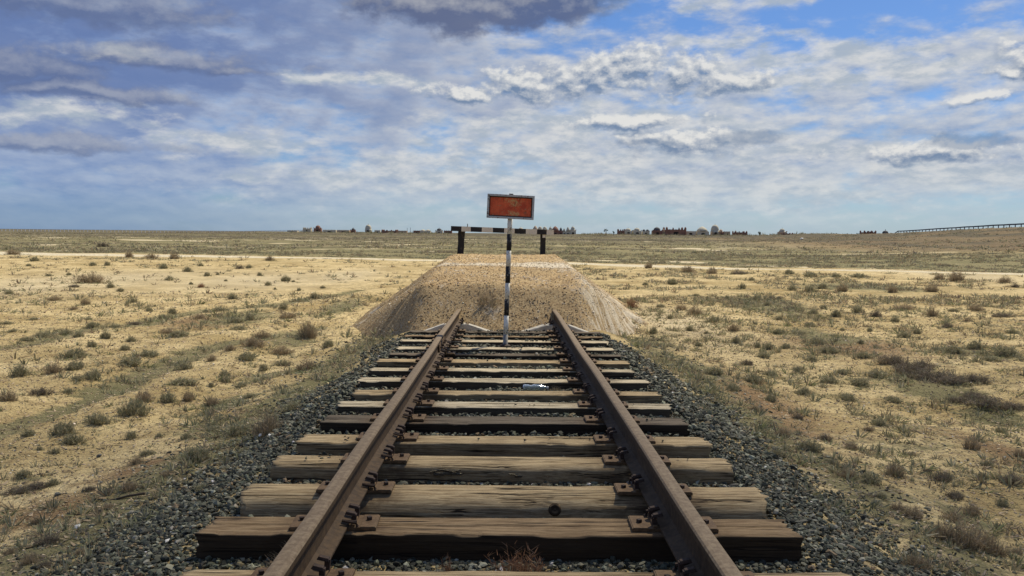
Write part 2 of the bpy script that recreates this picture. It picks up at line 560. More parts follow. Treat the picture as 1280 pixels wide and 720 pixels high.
class MB:
    """collects simple solids into one mesh"""
    def __init__(s):
        s.V, s.F = [], []

    def _add(s, V, F):
        o = len(s.V)
        s.V += [tuple(v) for v in V]
        s.F += [tuple(i + o for i in f) for f in F]

    def box(s, c, d, rot=None, taper=1.0):
        x, y, z = d[0] / 2, d[1] / 2, d[2] / 2
        V = [Vector((sx * x * (taper if sz > 0 else 1), sy * y * (taper if sz > 0 else 1), sz * z)) for sz in (-1, 1) for sy in (-1, 1) for sx in (-1, 1)]
        if rot is not None:
            V = [rot @ v for v in V]
        V = [v + Vector(c) for v in V]
        s._add(V, [(0, 2, 3, 1), (4, 5, 7, 6), (0, 1, 5, 4), (2, 6, 7, 3), (0, 4, 6, 2), (1, 3, 7, 5)])
        return s

    def tube(s, pts, rad, n=8, cap=True):
        pts = [Vector(p) for p in pts]
        rads = rad if isinstance(rad, (list, tuple)) else [rad] * len(pts)
        V, F = [], []
        for i, p in enumerate(pts):
            t = (pts[min(i + 1, len(pts) - 1)] - pts[max(i - 1, 0)]).normalized()
            a = t.orthogonal().normalized() if abs(t.z) < 0.9 else Vector((1, 0, 0))
            a = (a - t * a.dot(t)).normalized()
            b = t.cross(a)
            for k in range(n):
                an = 2 * math.pi * k / n
                V.append(p + (a * math.cos(an) + b * math.sin(an)) * rads[i])
        for i in range(len(pts) - 1):
            for k in range(n):
                k2 = (k + 1) % n
                F.append((i * n + k, i * n + k2, (i + 1) * n + k2, (i + 1) * n + k))
        if cap:
            F.append(tuple(range(n))[::-1])
            F.append(tuple(range((len(pts) - 1) * n, len(pts) * n)))
        s._add(V, F)
        return s

    def lathe(s, prof, n=20, c=(0, 0, 0)):
        V, F = [], []
        for (r, z) in prof:
            for k in range(n):
                an = 2 * math.pi * k / n
                V.append((c[0] + r * math.cos(an), c[1] + r * math.sin(an), c[2] + z))
        for i in range(len(prof) - 1):
            for k in range(n):
                k2 = (k + 1) % n
                F.append((i * n + k, i * n + k2, (i + 1) * n + k2, (i + 1) * n + k))
        F.append(tuple(range(n))[::-1])
        F.append(tuple(range((len(prof) - 1) * n, len(prof) * n)))
        s._add(V, F)
        return s

    def build(s, name, m, parent=None, loc=None, bevel=0.0, smooth=False):
        me = mesh_py(name, s.V, s.F, smooth)
        o = link(name, me, m, parent, loc)
        if bevel:
            b = o.modifiers.new('bevel', 'BEVEL')
            b.width = bevel
            b.segments = 2
            b.limit_method = 'ANGLE'
        return o


# ------------------------------------------------------------------ noise for shapes
def _hash(ix, iy, seed):
    h = (ix.astype(np.int64) * 374761393 + iy.astype(np.int64) * 668265263 + seed * 1442695041) & 0x7fffffff
    h = ((h ^ (h >> 13)) * 1274126177) & 0x7fffffff
    h = (h ^ (h >> 16)) & 0xffff
    return h / 65535.0


def vnoise(x, y, seed=0):
    x = np.asarray(x, float); y = np.asarray(y, float)
    ix, iy = np.floor(x), np.floor(y)
    fx, fy = x - ix, y - iy
    fx = fx * fx * (3 - 2 * fx); fy = fy * fy * (3 - 2 * fy)
    a = _hash(ix, iy, seed); b = _hash(ix + 1, iy, seed)
    c = _hash(ix, iy + 1, seed); d = _hash(ix + 1, iy + 1, seed)
    return (a * (1 - fx) + b * fx) * (1 - fy) + (c * (1 - fx) + d * fx) * fy


def fbm(x, y, seed=0, octv=4, gain=0.5):
    r, amp, t = 0.0, 1.0, 0.0
    for i in range(octv):
        r = r + amp * vnoise(x * 2 ** i + 17.3 * i, y * 2 ** i - 9.1 * i, seed + i)
        t += amp
        amp *= gain
    return r / t


def sstep(a, b, x):
    t = np.clip((x - a) / (b - a), 0, 1)
    return t * t * (3 - 2 * t)


def seg_dist(x, y, pts):
    """distance to a polyline, and the height parameter along it"""
    best = np.full(np.shape(x), 1e9)
    for (x0, y0), (x1, y1) in zip(pts[:-1], pts[1:]):
        dx, dy = x1 - x0, y1 - y0
        t = np.clip(((x - x0) * dx + (y - y0) * dy) / (dx * dx + dy * dy + 1e-12), 0, 1)
        best = np.minimum(best, np.hypot(x - x0 - t * dx, y - y0 - t * dy))
    return best


_C = np.array(CAM_ROT)


def pix_dir(px, py):
    d = _C @ np.array([(px - 640) / F_PX, -(py - 360) / F_PX, -1.0])
    return d


def at_z(px, py, z=-0.62):
    d = pix_dir(px, py)
    t = (z - CAM_H) / d[2]
    return d[0] * t, d[1] * t


def at_depth(px, py, Y):
    d = pix_dir(px, py)
    t = Y / d[1]
    return d[0] * t, Y, CAM_H + d[2] * t


# ------------------------------------------------------------------ ground shape
PLAIN = -0.62
RUT_A = [at_z(*p) for p in ((0, 433), (33, 428), (67, 417), (110, 408), (147, 408), (177, 405), (207, 395), (267, 385), (333, 380), (400, 370), (450, 362))]
RUT_B = [at_z(*p) for p in ((-60, 560), (0, 533), (43, 520), (90, 503), (133, 488), (160, 473), (200, 457), (240, 440), (283, 428), (330, 421), (400, 408))]
ROAD = [at_z(*p) for p in ((-250, 311), (0, 317.5), (250, 321), (500, 325.5), (640, 328), (760, 331), (900, 336), (1000, 338.5), (1280, 345), (1500, 352))]
TRACK2 = [at_z(*p) for p in ((700, 324), (850, 327), (1000, 333), (1150, 338), (1280, 342))]
CREST = [(102.0, 40.0), (108.0, 110.0), (123.0, 200.0), (138.6, 300.0), (165.0, 480.0), (170, 520)]


def crest_h(y):
    return np.interp(y, [0, 110, 200, 300, 430, 560], [4.6, 4.6, 4.55, 3.3, 1.9, 0.4])


def height(x, y):
    x = np.asarray(x, float); y = np.asarray(y, float)
    far = sstep(20, 120, y)
    z = PLAIN + (fbm(x / 7, y / 7, 3) - 0.5) * 0.22 + (fbm(x / 1.3, y / 1.3, 8) - 0.5) * 0.07
    z = z + (fbm(x / 0.26, y / 0.26, 21, 3) - 0.5) * 0.055 * (1 - far)
    z = z + (fbm(x / 60, y / 60, 31, 3) - 0.5) * 0.9 * far
    # wheel ruts with a grassy lip
    for rut in (RUT_A, RUT_B):
        d = seg_dist(x, y, rut)
        z = z - 0.05 * np.exp(-(d / 0.35) ** 2) + 0.04 * np.exp(-((d - 0.8) / 0.4) ** 2)
    # roads are a little proud of the plain
    d = seg_dist(x, y, ROAD)
    z = z + 0.08 * sstep(5.5, 2.5, d)
    # the low rise with the necropolis
    z = z + 1.45 * sstep(330, 470, y) * sstep(-210, -130, x) * sstep(420, 300, x) * sstep(2500, 900, y)
    # embankment on the right
    cd = seg_dist(x, y, CREST)
    side = x - np.interp(y, [p[1] for p in CREST], [p[0] for p in CREST])
    e = np.where(side > 0, sstep(26, 9, cd), 0.55 * sstep(26, 0, cd) + 0.45 * sstep(76, 4, cd))
    e = e + (fbm(x / 9, y / 9, 77) - 0.5) * 0.10 * sstep(0, .3, e) * (1 - e)
    z = z + crest_h(y) * e * sstep(30, 70, y)
    # hollow right of the line where the dead brush lies
    z = z - 0.16 * np.exp(-(((x - 5.6) / 1.6) ** 2 + ((y - 9.8) / 1.1) ** 2))
    z = z + 0.10 * np.exp(-(((x - 3.8) / 1.0) ** 2 + ((y - 7.0) / 1.6) ** 2))
    # track formation
    bed = SLOPE * y - 0.125
    ax = np.abs(x + 0.05 * np.sin(y * 1.7))
    zt = bed - 0.26 * sstep(1.45, 2.35, ax)
    w = sstep(3.7, 2.2, ax + (fbm(x / 0.9, y / 0.9, 5) - 0.5) * 0.5) * sstep(17.0, 13.6, y)
    z = z * (1 - w) + zt * w
    return z


# top of the mound: a long rectangle with falling sides
def mound_z(x, y):
    hw_l = np.interp(y, [14.0, 16.4, 27.0], [-1.42, -1.34, -1.66])
    hw_r = np.interp(y, [14.0, 16.4, 27.0], [1.36, 1.24, 1.46])
    dx = np.maximum(np.maximum(hw_l - x, x - hw_r), 0) * (1.12 + 0.35 * sstep(17.5, 14.0, y))
    dx = dx * (1 + 0.16 * (fbm(x * 0 + np.sign(x), y / 1.1, 47, 3) - 0.5) * 2)
    dyf = np.maximum(14.55 + np.where(x > 0, 3.4 * sstep(1.15, 2.7, x), 2.1 * sstep(1.3, 2.8, -x)) - y, 0)
    dyb = np.maximum(y - 27.4, 0)
    d = np.sqrt(dx ** 2 + dyf ** 2 * 1.06 + dyb ** 2)
    top = np.interp(y, [14.0, 14.6, 16.4, 27.0, 29.0], [0.38, 0.44, 0.60, 0.64, 0.60])
    top = top - 0.10 * sstep(0.65, 0, np.abs(dx)) * 0
    n = (fbm(x / 0.9, y / 0.9, 41) - 0.5)
    z = top + 0.02 - 0.03 * np.clip(d, 0, 0.4) - np.maximum(np.sqrt(d ** 2 + 0.20 ** 2) - 0.20, 0) * (0.73 + 0.30 * n)
    gul = np.abs(fbm(y / 0.55 + 5, np.abs(x) / 2.5, 49, 3) - 0.5) * 2
    z = z - 0.10 * sstep(0.25, 0.0, gul) * sstep(0.15, 0.6, dx)
    return z + n * 0.15 + (fbm(x / 0.4, y / 0.4, 45, 3) - 0.5) * 0.05 + (fbm(x / 0.12, y / 0.12, 43, 3) - 0.5) * 0.035


def grid_axis(segs):
    out = [segs[0][0]]
    for a, b, s0, s1 in segs:
        p = a
        span = b - a
        while p < b - 1e-6:
            t = (p - a) / span
            s = s0 * (s1 / s0) ** t
            p = min(p + s, b)
            out.append(p)
    return np.array(out)


def sheet_mesh(name, xs, ys, hf):
    gx, gy = np.meshgrid(xs, ys)
    gz = hf(gx, gy)
    V = np.stack([gx, gy, gz], -1).reshape(-1, 3)
    nx, ny = len(xs), len(ys)
    idx = np.arange(nx * ny).reshape(ny, nx)
    F = np.stack([idx[:-1, :-1], idx[:-1, 1:], idx[1:, 1:], idx[1:, :-1]], -1).reshape(-1, 4)
    return V, F, mesh_np(name, V, F, smooth=True)


xs_r = grid_axis([(0, 6, 0.05, 0.06), (6, 14, 0.07, 0.2), (14, 80, 0.25, 1.6), (80, 260, 1.6, 5), (260, 9000, 8, 900)])
xs = np.concatenate([-xs_r[::-1][:-1], xs_r])
ys = grid_axis([(-9000, -20, 900, 20), (-20, 1.5, 2.5, 0.2), (1.5, 14, 0.05, 0.055), (14, 40, 0.07, 0.30), (40, 130, 0.35, 1.3), (130, 650, 1.4, 7), (650, 14000, 9, 900)])
gV, gF, gme = sheet_mesh('ground', xs, ys, height)
gx, gy = gV[:, 0], gV[:, 1]


def near(lst, x, y, r):
    """how much (0..1) a place lies in any of the listed elliptical patches"""
    o = np.zeros(np.shape(x))
    for (cx, cy, rx, ry) in lst:
        o = np.maximum(o, np.exp(-(((x - cx) / rx) ** 2 + ((y - cy) / ry) ** 2)))
    return o


def patch(px, py, wpx, hpx):
    """a ground patch seen around this place, as centre and radii in metres"""
    cx, cy = at_z(px, py)
    x1, y1 = at_z(px, py - hpx)
    return (cx, cy, wpx / F_PX * cy, abs(y1 - cy))


GRASS_P = [patch(300, 395, 70, 16), patch(330, 470, 40, 14), patch(370, 425, 45, 14), patch(90, 412, 60, 10), patch(260, 540, 60, 16),
           patch(280, 510, 60, 20), patch(1160, 475, 90, 22), patch(1240, 500, 70, 20), patch(1030, 420, 70, 18), patch(1100, 640, 90, 26),
           patch(1200, 650, 60, 40), patch(960, 560, 80, 30), patch(870, 470, 60, 26), patch(820, 425, 40, 18), patch(1230, 440, 50, 14),
           patch(430, 380, 40, 16), patch(960, 380, 90, 18), patch(1080, 360, 120, 10), patch(60, 640, 40, 10), patch(60, 700, 40, 18), patch(30, 600, 30, 8)]
RED_P = [patch(255, 402, 50, 9), patch(930, 500, 80, 38), patch(980, 545, 60, 20), patch(1060, 430, 90, 14), patch(1250, 560, 40, 40),
         patch(60, 650, 70, 30), patch(180, 600, 60, 20), patch(1010, 600, 50, 20)]
PALE_P = [patch(120, 350, 150, 12), patch(40, 360, 90, 10), patch(840, 400, 60, 20), patch(320, 350, 110, 10), patch(1190, 345, 60, 6), patch(430, 345, 40, 8)]


def grass_mask(x, y):
    gm = near(GRASS_P, x, y, 1) * 0.9
    for rut in (RUT_A, RUT_B):
        gm = np.maximum(gm, 0.95 * np.exp(-(seg_dist(x, y, rut) / np.where(y > 10, .5, .28)) ** 2))
    side = np.exp(-((np.abs(x) - np.interp(y, [4, 9, 13], [2.6, 2.4, 2.3])) / np.interp(y, [4, 9, 13], [0.5, 0.6, 0.9])) ** 2) * sstep(19, 14, y)
    gm = np.maximum(gm, side * 0.8)
    dr = seg_dist(x, y, ROAD)
    beyond = y > np.interp(x, [p[0] for p in ROAD], [p[1] for p in ROAD])
    gm = np.maximum(gm, np.where(beyond, sstep(2.5, 6, dr) * 0.93, 0))
    gm = np.maximum(gm, np.where(~beyond, 0.55 * np.exp(-((dr - 6.5) / 2.2) ** 2), 0))
    gm = np.maximum(gm, np.where(x > 3, 0.50 + 0.25 * (fbm(x / 2.5, y / 2.5, 611, 3) - 0.5), 0.15 + 0.25 * sstep(14, 24, y) * 0))
    return np.clip(gm, 0, 1)


def paint_ground(me):
    n = len(me.vertices)
    gm = grass_mask(gx, gy)
    red = np.clip(near(RED_P, gx, gy, 1) + 0.10, 0, 1)
    cd = seg_dist(gx, gy, CREST)
    emb = sstep(82, 46, cd) * sstep(60, 110, gy)
    red = np.maximum(red, emb * (0.55 + 0.6 * fbm(gx / 14, gy / 14, 66)))
    gm = gm * (1 - emb * 0.62)
    dr = seg_dist(gx, gy, ROAD)
    wv = (fbm(gx / 3.0, gy / 3.0, 12) - 0.5) * 3.0
    pale = sstep(2.9, 1.7, dr + wv * 0.5 + sstep(0, 16, gx) * 0.9)
    pale = np.maximum(pale, 0.75 * sstep(1.3, 0.6, seg_dist(gx, gy, TRACK2) + wv * 0.25) * sstep(80, 70, gy))
    pale = np.maximum(pale, near(PALE_P, gx, gy, 1) * 0.45)
    spots = sstep(0.70, 0.76, fbm(gx / 9, gy / 4.5, 91, 3)) * sstep(60, 90, gy) * sstep(420, 250, gy) * (1 - emb)
    pale = np.maximum(pale, spots * 0.8)
    ca = me.color_attributes.new('mask', 'FLOAT_COLOR', 'POINT')
    c4 = np.ones((n, 4), dtype=np.float32)
    c4[:, 0], c4[:, 1], c4[:, 2] = gm * (1 - pale), red, pale
    ca.data.foreach_set('color', c4.ravel())
    at = me.attributes.new('scrub', 'FLOAT', 'POINT')
    sc = 1.0 * sstep(110, 300, gy) * (0.55 + 0.45 * sstep(0.35, 0.6, fbm(gx / 160, gy / 45, 55, 3)))
    sc = np.maximum(sc, 0.55 * sstep(0.56, 0.66, fbm(gx / 40, gy / 9, 57, 4)) * sstep(60, 110, gy))
    toe = np.exp(-((cd - 66) / 9) ** 2) * sstep(70, 110, gy) * (gx > 40)
    sc = np.maximum(sc, toe * 0.6)
    embm = sstep(80, 40, cd) * sstep(60, 110, gy)
    sc = np.maximum(sc, embm * (0.62 + 0.5 * sstep(0.40, 0.62, fbm(gx / 5 - gy / 30, gy / 22, 59, 4))))
    at.data.foreach_set('value', (sc * (1 - pale)).astype(np.float32))


paint_ground(gme)
tag(link('ground', gme, M['ground']), 'dry sandy steppe with bare pale soil and olive grass reaching the horizon', kind='structure')

# ------------------------------------------------------------------ scattering helper
_ico = None


def ico():
    t = (1 + 5 ** 0.5) / 2
    V = np.array([(-1, t, 0), (1, t, 0), (-1, -t, 0), (1, -t, 0), (0, -1, t), (0, 1, t), (0, -1, -t), (0, 1, -t), (t, 0, -1), (t, 0, 1), (-t, 0, -1), (-t, 0, 1)], float)
    V /= np.linalg.norm(V[0])
    F = np.array([(0, 11, 5), (0, 5, 1), (0, 1, 7), (0, 7, 10), (0, 10, 11), (1, 5, 9), (5, 11, 4), (11, 10, 2), (10, 7, 6), (7, 1, 8), (3, 9, 4), (3, 4, 2), (3, 2, 6), (3, 6, 8), (3, 8, 9), (4, 9, 5), (2, 4, 11), (6, 2, 10), (8, 6, 7), (9, 8, 1)])
    return V, F


def rand_rot(n, rng):
    q = rng.normal(size=(n, 4))
    q /= np.linalg.norm(q, axis=1)[:, None]
    w, x, y, z = q.T
    return np.stack([1 - 2 * (y * y + z * z), 2 * (x * y - z * w), 2 * (x * z + y * w),
                     2 * (x * y + z * w), 1 - 2 * (x * x + z * z), 2 * (y * z - x * w),
                     2 * (x * z - y * w), 2 * (y * z + x * w), 1 - 2 * (x * x + y * y)], -1).reshape(n, 3, 3)


def stones_mesh(name, P, S, C, rng, flat=0.75):
    """angular stones: P places, S sizes (diameter), C colours"""
    V0, F0 = ico()
    n = len(P)
    lv = V0[None] * (1 + rng.uniform(-0.46, 0.26, (n, 12, 1)))
    lv = lv * np.stack([rng.uniform(0.75, 1.25, n), rng.uniform(0.6, 1.0, n), rng.uniform(0.4, 0.8, n)], -1)[:, None, :]
    lv = np.einsum('nij,nkj->nki', rand_rot(n, rng), lv)
    lv[:, :, 2] *= flat
    V = lv * (S / 2)[:, None, None] + P[:, None, :]
    F = F0[None] + (np.arange(n) * 12)[:, None, None]
    return mesh_np(name, V.reshape(-1, 3), F.reshape(-1, 3), np.repeat(C, 12, axis=0))


# ------------------------------------------------------------------ sleepers (front top edge y, left end x, right end x, from the photograph's layout)
# y_front, depth of top, z offset, x_left, x_right, material, chamfer, yaw
def x_at(px, y):
    return (px - 633.5) / F_PX * y


SLEEPERS = [
    # y, width, x_l, x_r, mat, chamfer(front), split, label
    (3.13, 0.22, x_at(205, 3.13), 1.40, 'wood_tan', 0.02, 0, 'closest timber sleeper, pale top just entering the bottom of the view'),
    (3.765, 0.225, x_at(245, 3.765), x_at(1011, 3.765), 'wood_mid', 0.012, 1, 'brown timber sleeper with a long split down its top, second closest'),
    (4.36, 0.20, x_at(298, 4.36), x_at(966, 4.36), 'wood_tan', 0.055, 0, 'pale rounded timber sleeper with a knot in its bulging front face'),
    (4.96, 0.21, x_at(338, 4.96), x_at(922, 4.96), 'wood_tan', 0.035, 0, 'ragged timber sleeper with torn pale splinters along its front, fourth closest'),
    (5.49, 0.22, x_at(370, 5.49), x_at(893, 5.49), 'wood_tan', 0.02, 0, 'pale timber sleeper with stones on its left end, fifth closest'),
    (6.10, 0.235, x_at(400, 6.10), x_at(865, 6.10), 'wood_dark', 0.012, 0, 'dark grey weathered timber sleeper, sixth closest'),
    (6.70, 0.22, x_at(419, 6.70), x_at(845, 6.70), 'wood_pale', 0.015, 0, 'straight pale timber sleeper just past the dark grey one'),
    (7.28, 0.19, x_at(440, 7.28), x_at(829, 7.28), 'wood_tan', 0.02, 0, 'pale narrow timber sleeper in front of the plastic bottle'),
    (7.92, 0.20, x_at(446, 7.92), x_at(815, 7.92), 'wood_pale', 0.012, 0, 'pale timber sleeper right behind the plastic bottle'),
    (8.58, 0.20, x_at(461, 8.58), x_at(796, 8.58), 'wood_pale', 0.015, 0, 'pale timber sleeper, second behind the plastic bottle'),
    (9.18, 0.21, x_at(471, 9.18), x_at(788, 9.18), 'wood_tan', 0.012, 0, 'pale timber sleeper, third behind the plastic bottle'),
    (9.78, 0.16, x_at(487, 9.78), x_at(778, 9.78), 'wood_dark', 0.012, 0, 'thin dark timber sleeper, third in front of the sign post'),
    (10.33, 0.20, x_at(496, 10.33), x_at(769, 10.33), 'wood_pale', 0.02, 0, 'pale timber sleeper close in front of the striped sign post'),
    (11.07, 0.20, x_at(500, 11.07), x_at(762, 11.07), 'wood_pale', 0.012, 0, 'pale timber sleeper close behind the striped sign post'),
    (11.66, 0.18, x_at(506, 11.66), x_at(754, 11.66), 'wood_mid', 0.012, 0, 'timber sleeper half sunk in ballast, last but one before the concrete'),
    (12.24, 0.17, x_at(513, 12.24), x_at(751, 12.24), 'wood_dark', 0.012, 0, 'low reddish dark timber sleeper next to the concrete sleepers'),
]
TH = 0.17
RAIL_X = 0.797


def sleeper_mesh(i, xl, xr, w, ch, split):
    L = xr - xl
    nx = 120
    sec = []     # (y, z, on_top weight)
    nt_, ns = 26, 12
    cf, cb = ch, 0.014
    # front (camera side) face from the bottom up, top across, back down
    for k in range(ns):
        t = k / (ns - 1)
        sec.append((0.0, -TH + t * (TH - cf)))
    for k in range(1, 5):
        a = k / 5 * math.pi / 2
        sec.append((cf * (1 - math.cos(a)), -cf + cf * math.sin(a)))
    for k in range(nt_):
        t = k / (nt_ - 1)
        sec.append((cf + t * (w - cf - cb), 0.0))
    for k in range(1, 4):
        a = k / 4 * math.pi / 2
        sec.append((w - cb + cb * math.sin(a), -cb + cb * math.cos(a)))
    for k in range(6):
        sec.append((w, -cb - (TH - cb) * (k / 5)))
    sec = np.array(sec)
    ns_ = len(sec)
    xsn = np.linspace(xl, xr, nx)
    Yg = np.repeat(sec[None, :, 0], nx, 0)
    Zg = np.repeat(sec[None, :, 1], nx, 0)
    Xg = np.repeat(xsn[:, None], ns_, 1)
    s = 100 + i * 13
    per = np.arange(ns_)[None, :] * 0.11 + 0 * Xg
    # wavering edges, checks and wear
    e = (fbm(xsn / 0.5, xsn * 0 + i, s, 4) - 0.5) * (0.022 if ch < 0.03 else 0.05)
    front = sstep(0.10, 0.0, Yg)
    Yg = Yg + front * e[:, None] + sstep(w - 0.08, w, Yg) * (fbm(xsn / 0.4, xsn * 0 + i + 5, s, 4) - 0.5)[:, None] * 0.025
    # a front edge worn away here and there
    wear = sstep(0.58, 0.75, fbm(xsn / 0.16, xsn * 0 + 3 * i, s + 5, 4))[:, None]
    Zg = Zg - wear * 0.008 * sstep(0.07, 0.0, Yg) * sstep(-0.05, 0.0, Zg)
    if ch >= 0.05:
        dn = np.clip(-Zg / TH, 0, 1)
        lowr = fbm(xsn / 0.35, xsn * 0 + 4.4, s + 31, 3)[:, None]
        Yg = Yg - sstep(0.10, 0, Yg) * np.where(dn < 0.42 + 0.5 * lowr, dn, 0.42 + 0.5 * lowr) * 0.075
    if ch >= 0.03:
        bulge = (fbm(xsn / 0.45, xsn * 0 + 2 * i, s + 7, 3))[:, None]
        Yg = Yg - np.sin(np.clip(-Zg / TH, 0, 1) * math.pi) * sstep(0.05, 0, Yg) * (0.035 * bulge)
    Zg = Zg + (fbm(Xg / 0.6, per, s + 1, 4) - 0.5) * 0.010 + (fbm(Xg / 0.25, Yg / 0.012, s + 2, 3) - 0.5) * 0.004 * (Zg > -0.03)
    Yg = Yg + (fbm(Xg / 0.3, Zg / 0.02, s + 3, 3) - 0.5) * 0.008
    if split:
        line = w * 0.50 + (fbm(xsn / 0.4, xsn * 0, s + 9, 4) - 0.5) * 0.03
        Zg = Zg - 0.022 * np.exp(-((Yg - line[:, None]) / 0.0055) ** 2) * (Zg > -0.05)
    else:
        # one or two checks
        for c in range(2):
            c0 = xl + L * random.uniform(0.1, 0.9)
            ln = random.uniform(0.25, 0.6)
            line = w * random.uniform(0.3, 0.75) + (xsn - c0) * random.uniform(-.05, .05) + (fbm(xsn / 0.2, xsn * 0, s + 20 + c, 3) - 0.5) * 0.01
            Zg = Zg - (0.016 * np.exp(-((Yg - line[:, None]) / 0.005) ** 2)) * (Zg > -0.05) * sstep(ln, ln * .6, np.abs(xsn - c0))[:, None]
    # slightly uneven ends
    endw = sstep(xl + 0.10, xl, Xg) * 1.0 - sstep(xr - 0.10, xr, Xg)
    Xg = Xg + endw * (fbm(Yg / 0.03, Zg / 0.05 + i, s + 4, 4) - 0.5) * 0.085 + endw * np.abs(np.sin(i * 3.3)) * (-Zg) * 0.25
    V = np.stack([Xg, Yg, Zg], -1).reshape(-1, 3)
    idx = np.arange(nx * ns_).reshape(nx, ns_)
    F = [tuple(q) for q in np.stack([idx[:-1, :-1], idx[:-1, 1:], idx[1:, 1:], idx[1:, :-1]], -1).reshape(-1, 4)[:, ::-1]]
    F.append(tuple(idx[0]))
    F.append(tuple(idx[-1][::-1]))
    me = mesh_py('timber', V, F, True)
    me.polygons[-1].use_smooth = False
    me.polygons[-2].use_smooth = False
    return me


def plate_proto():
    """tie plate with its shoulders, clips and spikes, built round the rail centre line"""
    mb = MB()
    mb.box((0, 0, 0.008), (0.40, 0.165, 0.016))
    for s in (-1, 1):
        mb.box((s * 0.092, 0, 0.022), (0.020, 0.160, 0.012))
        mb.box((s * 0.160, 0, 0.017), (0.070, 0.162, 0.004))
    pl = mb.build('tie_plate', M['plate'], bevel=0.0025)
    kids = []
    for s in (-1, 1):
        for yy in (-0.045, 0.05):
            k = MB()
            k.box((s * 0.094, yy, 0.042), (0.022, 0.024, 0.055), Matrix.Rotation(s * 0.10, 3, 'Y'))
            k.box((s * 0.080, yy, 0.071), (0.052, 0.034, 0.014), Matrix.Rotation(s * 0.22, 3, 'Y'), 0.75)
            kids.append(k.build('rail_spike', M['spike'], pl, bevel=0.002))
        k = MB()
        k.box((s * 0.158, 0.01, 0.026), (0.020, 0.020, 0.018), Matrix.Rotation(0.5, 3, 'Z'))
        kids.append(k.build('screw', M['spike'], pl, bevel=0.002))
        c = MB()
        c.tube([(s * 0.115, -0.080, 0.020), (s * 0.108, -0.080, 0.040), (s * 0.080, -0.083, 0.044), (s * 0.045, -0.088, 0.052)], [0.010, 0.010, 0.009, 0.006], 6)
        kids.append(c.build('rail_anchor', M['spike'], pl))
    return pl


plate0 = plate_proto()
first = True
for i, (y, w, xl, xr, mt, ch, sp, lab) in enumerate(SLEEPERS):
    t = empty('railway_sleeper', (0, y, SLOPE * y))
    yaw = (random.random() - 0.5) * 0.010
    t.rotation_euler = (R(-0.49) * 0 + random.uniform(-.02, .02), 0, yaw)
    tag(t, lab, 'sleeper', 'timber sleepers under the rusty rails')
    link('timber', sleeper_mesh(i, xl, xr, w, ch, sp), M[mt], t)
    for s in (-1, 1):
        p = plate0 if first else copy_tree(plate0, None)
        first = False
        p.parent = t
        p.location = (s * RAIL_X + random.uniform(-.006, .006), w / 2 + random.uniform(-.01, .01), 0.002)
        p.rotation_euler = (0, 0, random.uniform(-.03, .03) + (0 if s < 0 else math.pi))


# knot on the bulging sleeper, torn splinters on the ragged one: parts of those sleepers
def child_of_sleeper(idx):
    return [o for o in COL.objects if o.name.startswith('railway_sleeper')][idx]


kn = MB()
kn.lathe([(0.034, 0), (0.031, 0.006), (0.020, 0.010), (0.014, 0.004), (0.0, 0.009)], 18)
ko = kn.build('knot', M['wood_mid'], child_of_sleeper(2), smooth=True)
ko.location = (0.262, -0.040, -0.062)
ko.rotation_euler = (R(68), 0, 0)
spn = MB()
for k in range(16):
    x0 = random.choice([random.uniform(-0.42, -0.30), random.uniform(-0.36, -0.20), random.uniform(0.02, 0.16)])
    z0 = -0.045 + random.uniform(-.02, .015)
    ln = random.uniform(0.03, 0.10)
    spn.box((x0, -0.022 - random.uniform(0, .012), z0), (ln, 0.004, random.uniform(.006, .014)), Matrix.Rotation(random.uniform(-.25, .25), 3, 'Y') @ Matrix.Rotation(random.uniform(-.2, .2), 3, 'Z'))
spn.build('splinters', M['wood_pale'], child_of_sleeper(3))['kind'] = 'stuff'


# concrete sleepers at the end of the line: raised at the rail seats, low in the middle
def concrete_sleeper(y, zoff, label):
    xsn = np.linspace(-1.35, 1.35, 61)
    ax = np.abs(xsn)
    top = np.interp(ax, [0, 0.25, 0.62, 0.98, 1.35], [-0.135, -0.10, 0.02, 0.02, -0.115])
    V, F = [], []
    for x, zt in zip(xsn, top):
        wv = 0.008 * math.sin(x * 9)
        for (yy, zz) in ((0.0, -0.26), (0.025 + wv, zt - 0.012), (0.035, zt), (0.225, zt), (0.235, zt - 0.012), (0.26, -0.26)):
            V.append((x, yy, zz + random.uniform(-.002, .002)))
    n = 6
    for k in range(len(xsn) - 1):
        for j in range(n - 1):
            F.append((k * n + j, (k + 1) * n + j, (k + 1) * n + j + 1, k * n + j + 1))
    F.append(tuple(range(n))[::-1])
    F.append(tuple(range((len(xsn) - 1) * n, len(xsn) * n)))
    F = [f[::-1] for f in F]
    t = empty('concrete_sleeper', (0, y, SLOPE * y + zoff))
    tag(t, label, 'sleeper', 'concrete sleepers at the end of the line')
    link('concrete_beam', mesh_py('concrete_beam', V, F), M['concrete'], t)
    for s in (-1, 1):
        p = copy_tree(plate0, None)
        p.parent = t
        p.location = (s * RAIL_X, 0.13, 0.0 - zoff)
        p.rotation_euler = (0, 0, 0)
        for sx in (-1, 1):
            b = MB()
            b.tube([(sx * 0.10, 0, 0.0), (sx * 0.10, 0, 0.115)], 0.013, 8)
            b.box((sx * 0.10, 0, 0.065), (0.044, 0.044, 0.026))
            bo = b.build('clamp_bolt', M['spike'], p)
    return t


concrete_sleeper(13.16, 0.0, 'arched concrete sleeper half buried in ochre soil where the track ends')
concrete_sleeper(13.76, -0.01, 'concrete sleeper almost wholly buried in the mound under the rail ends')

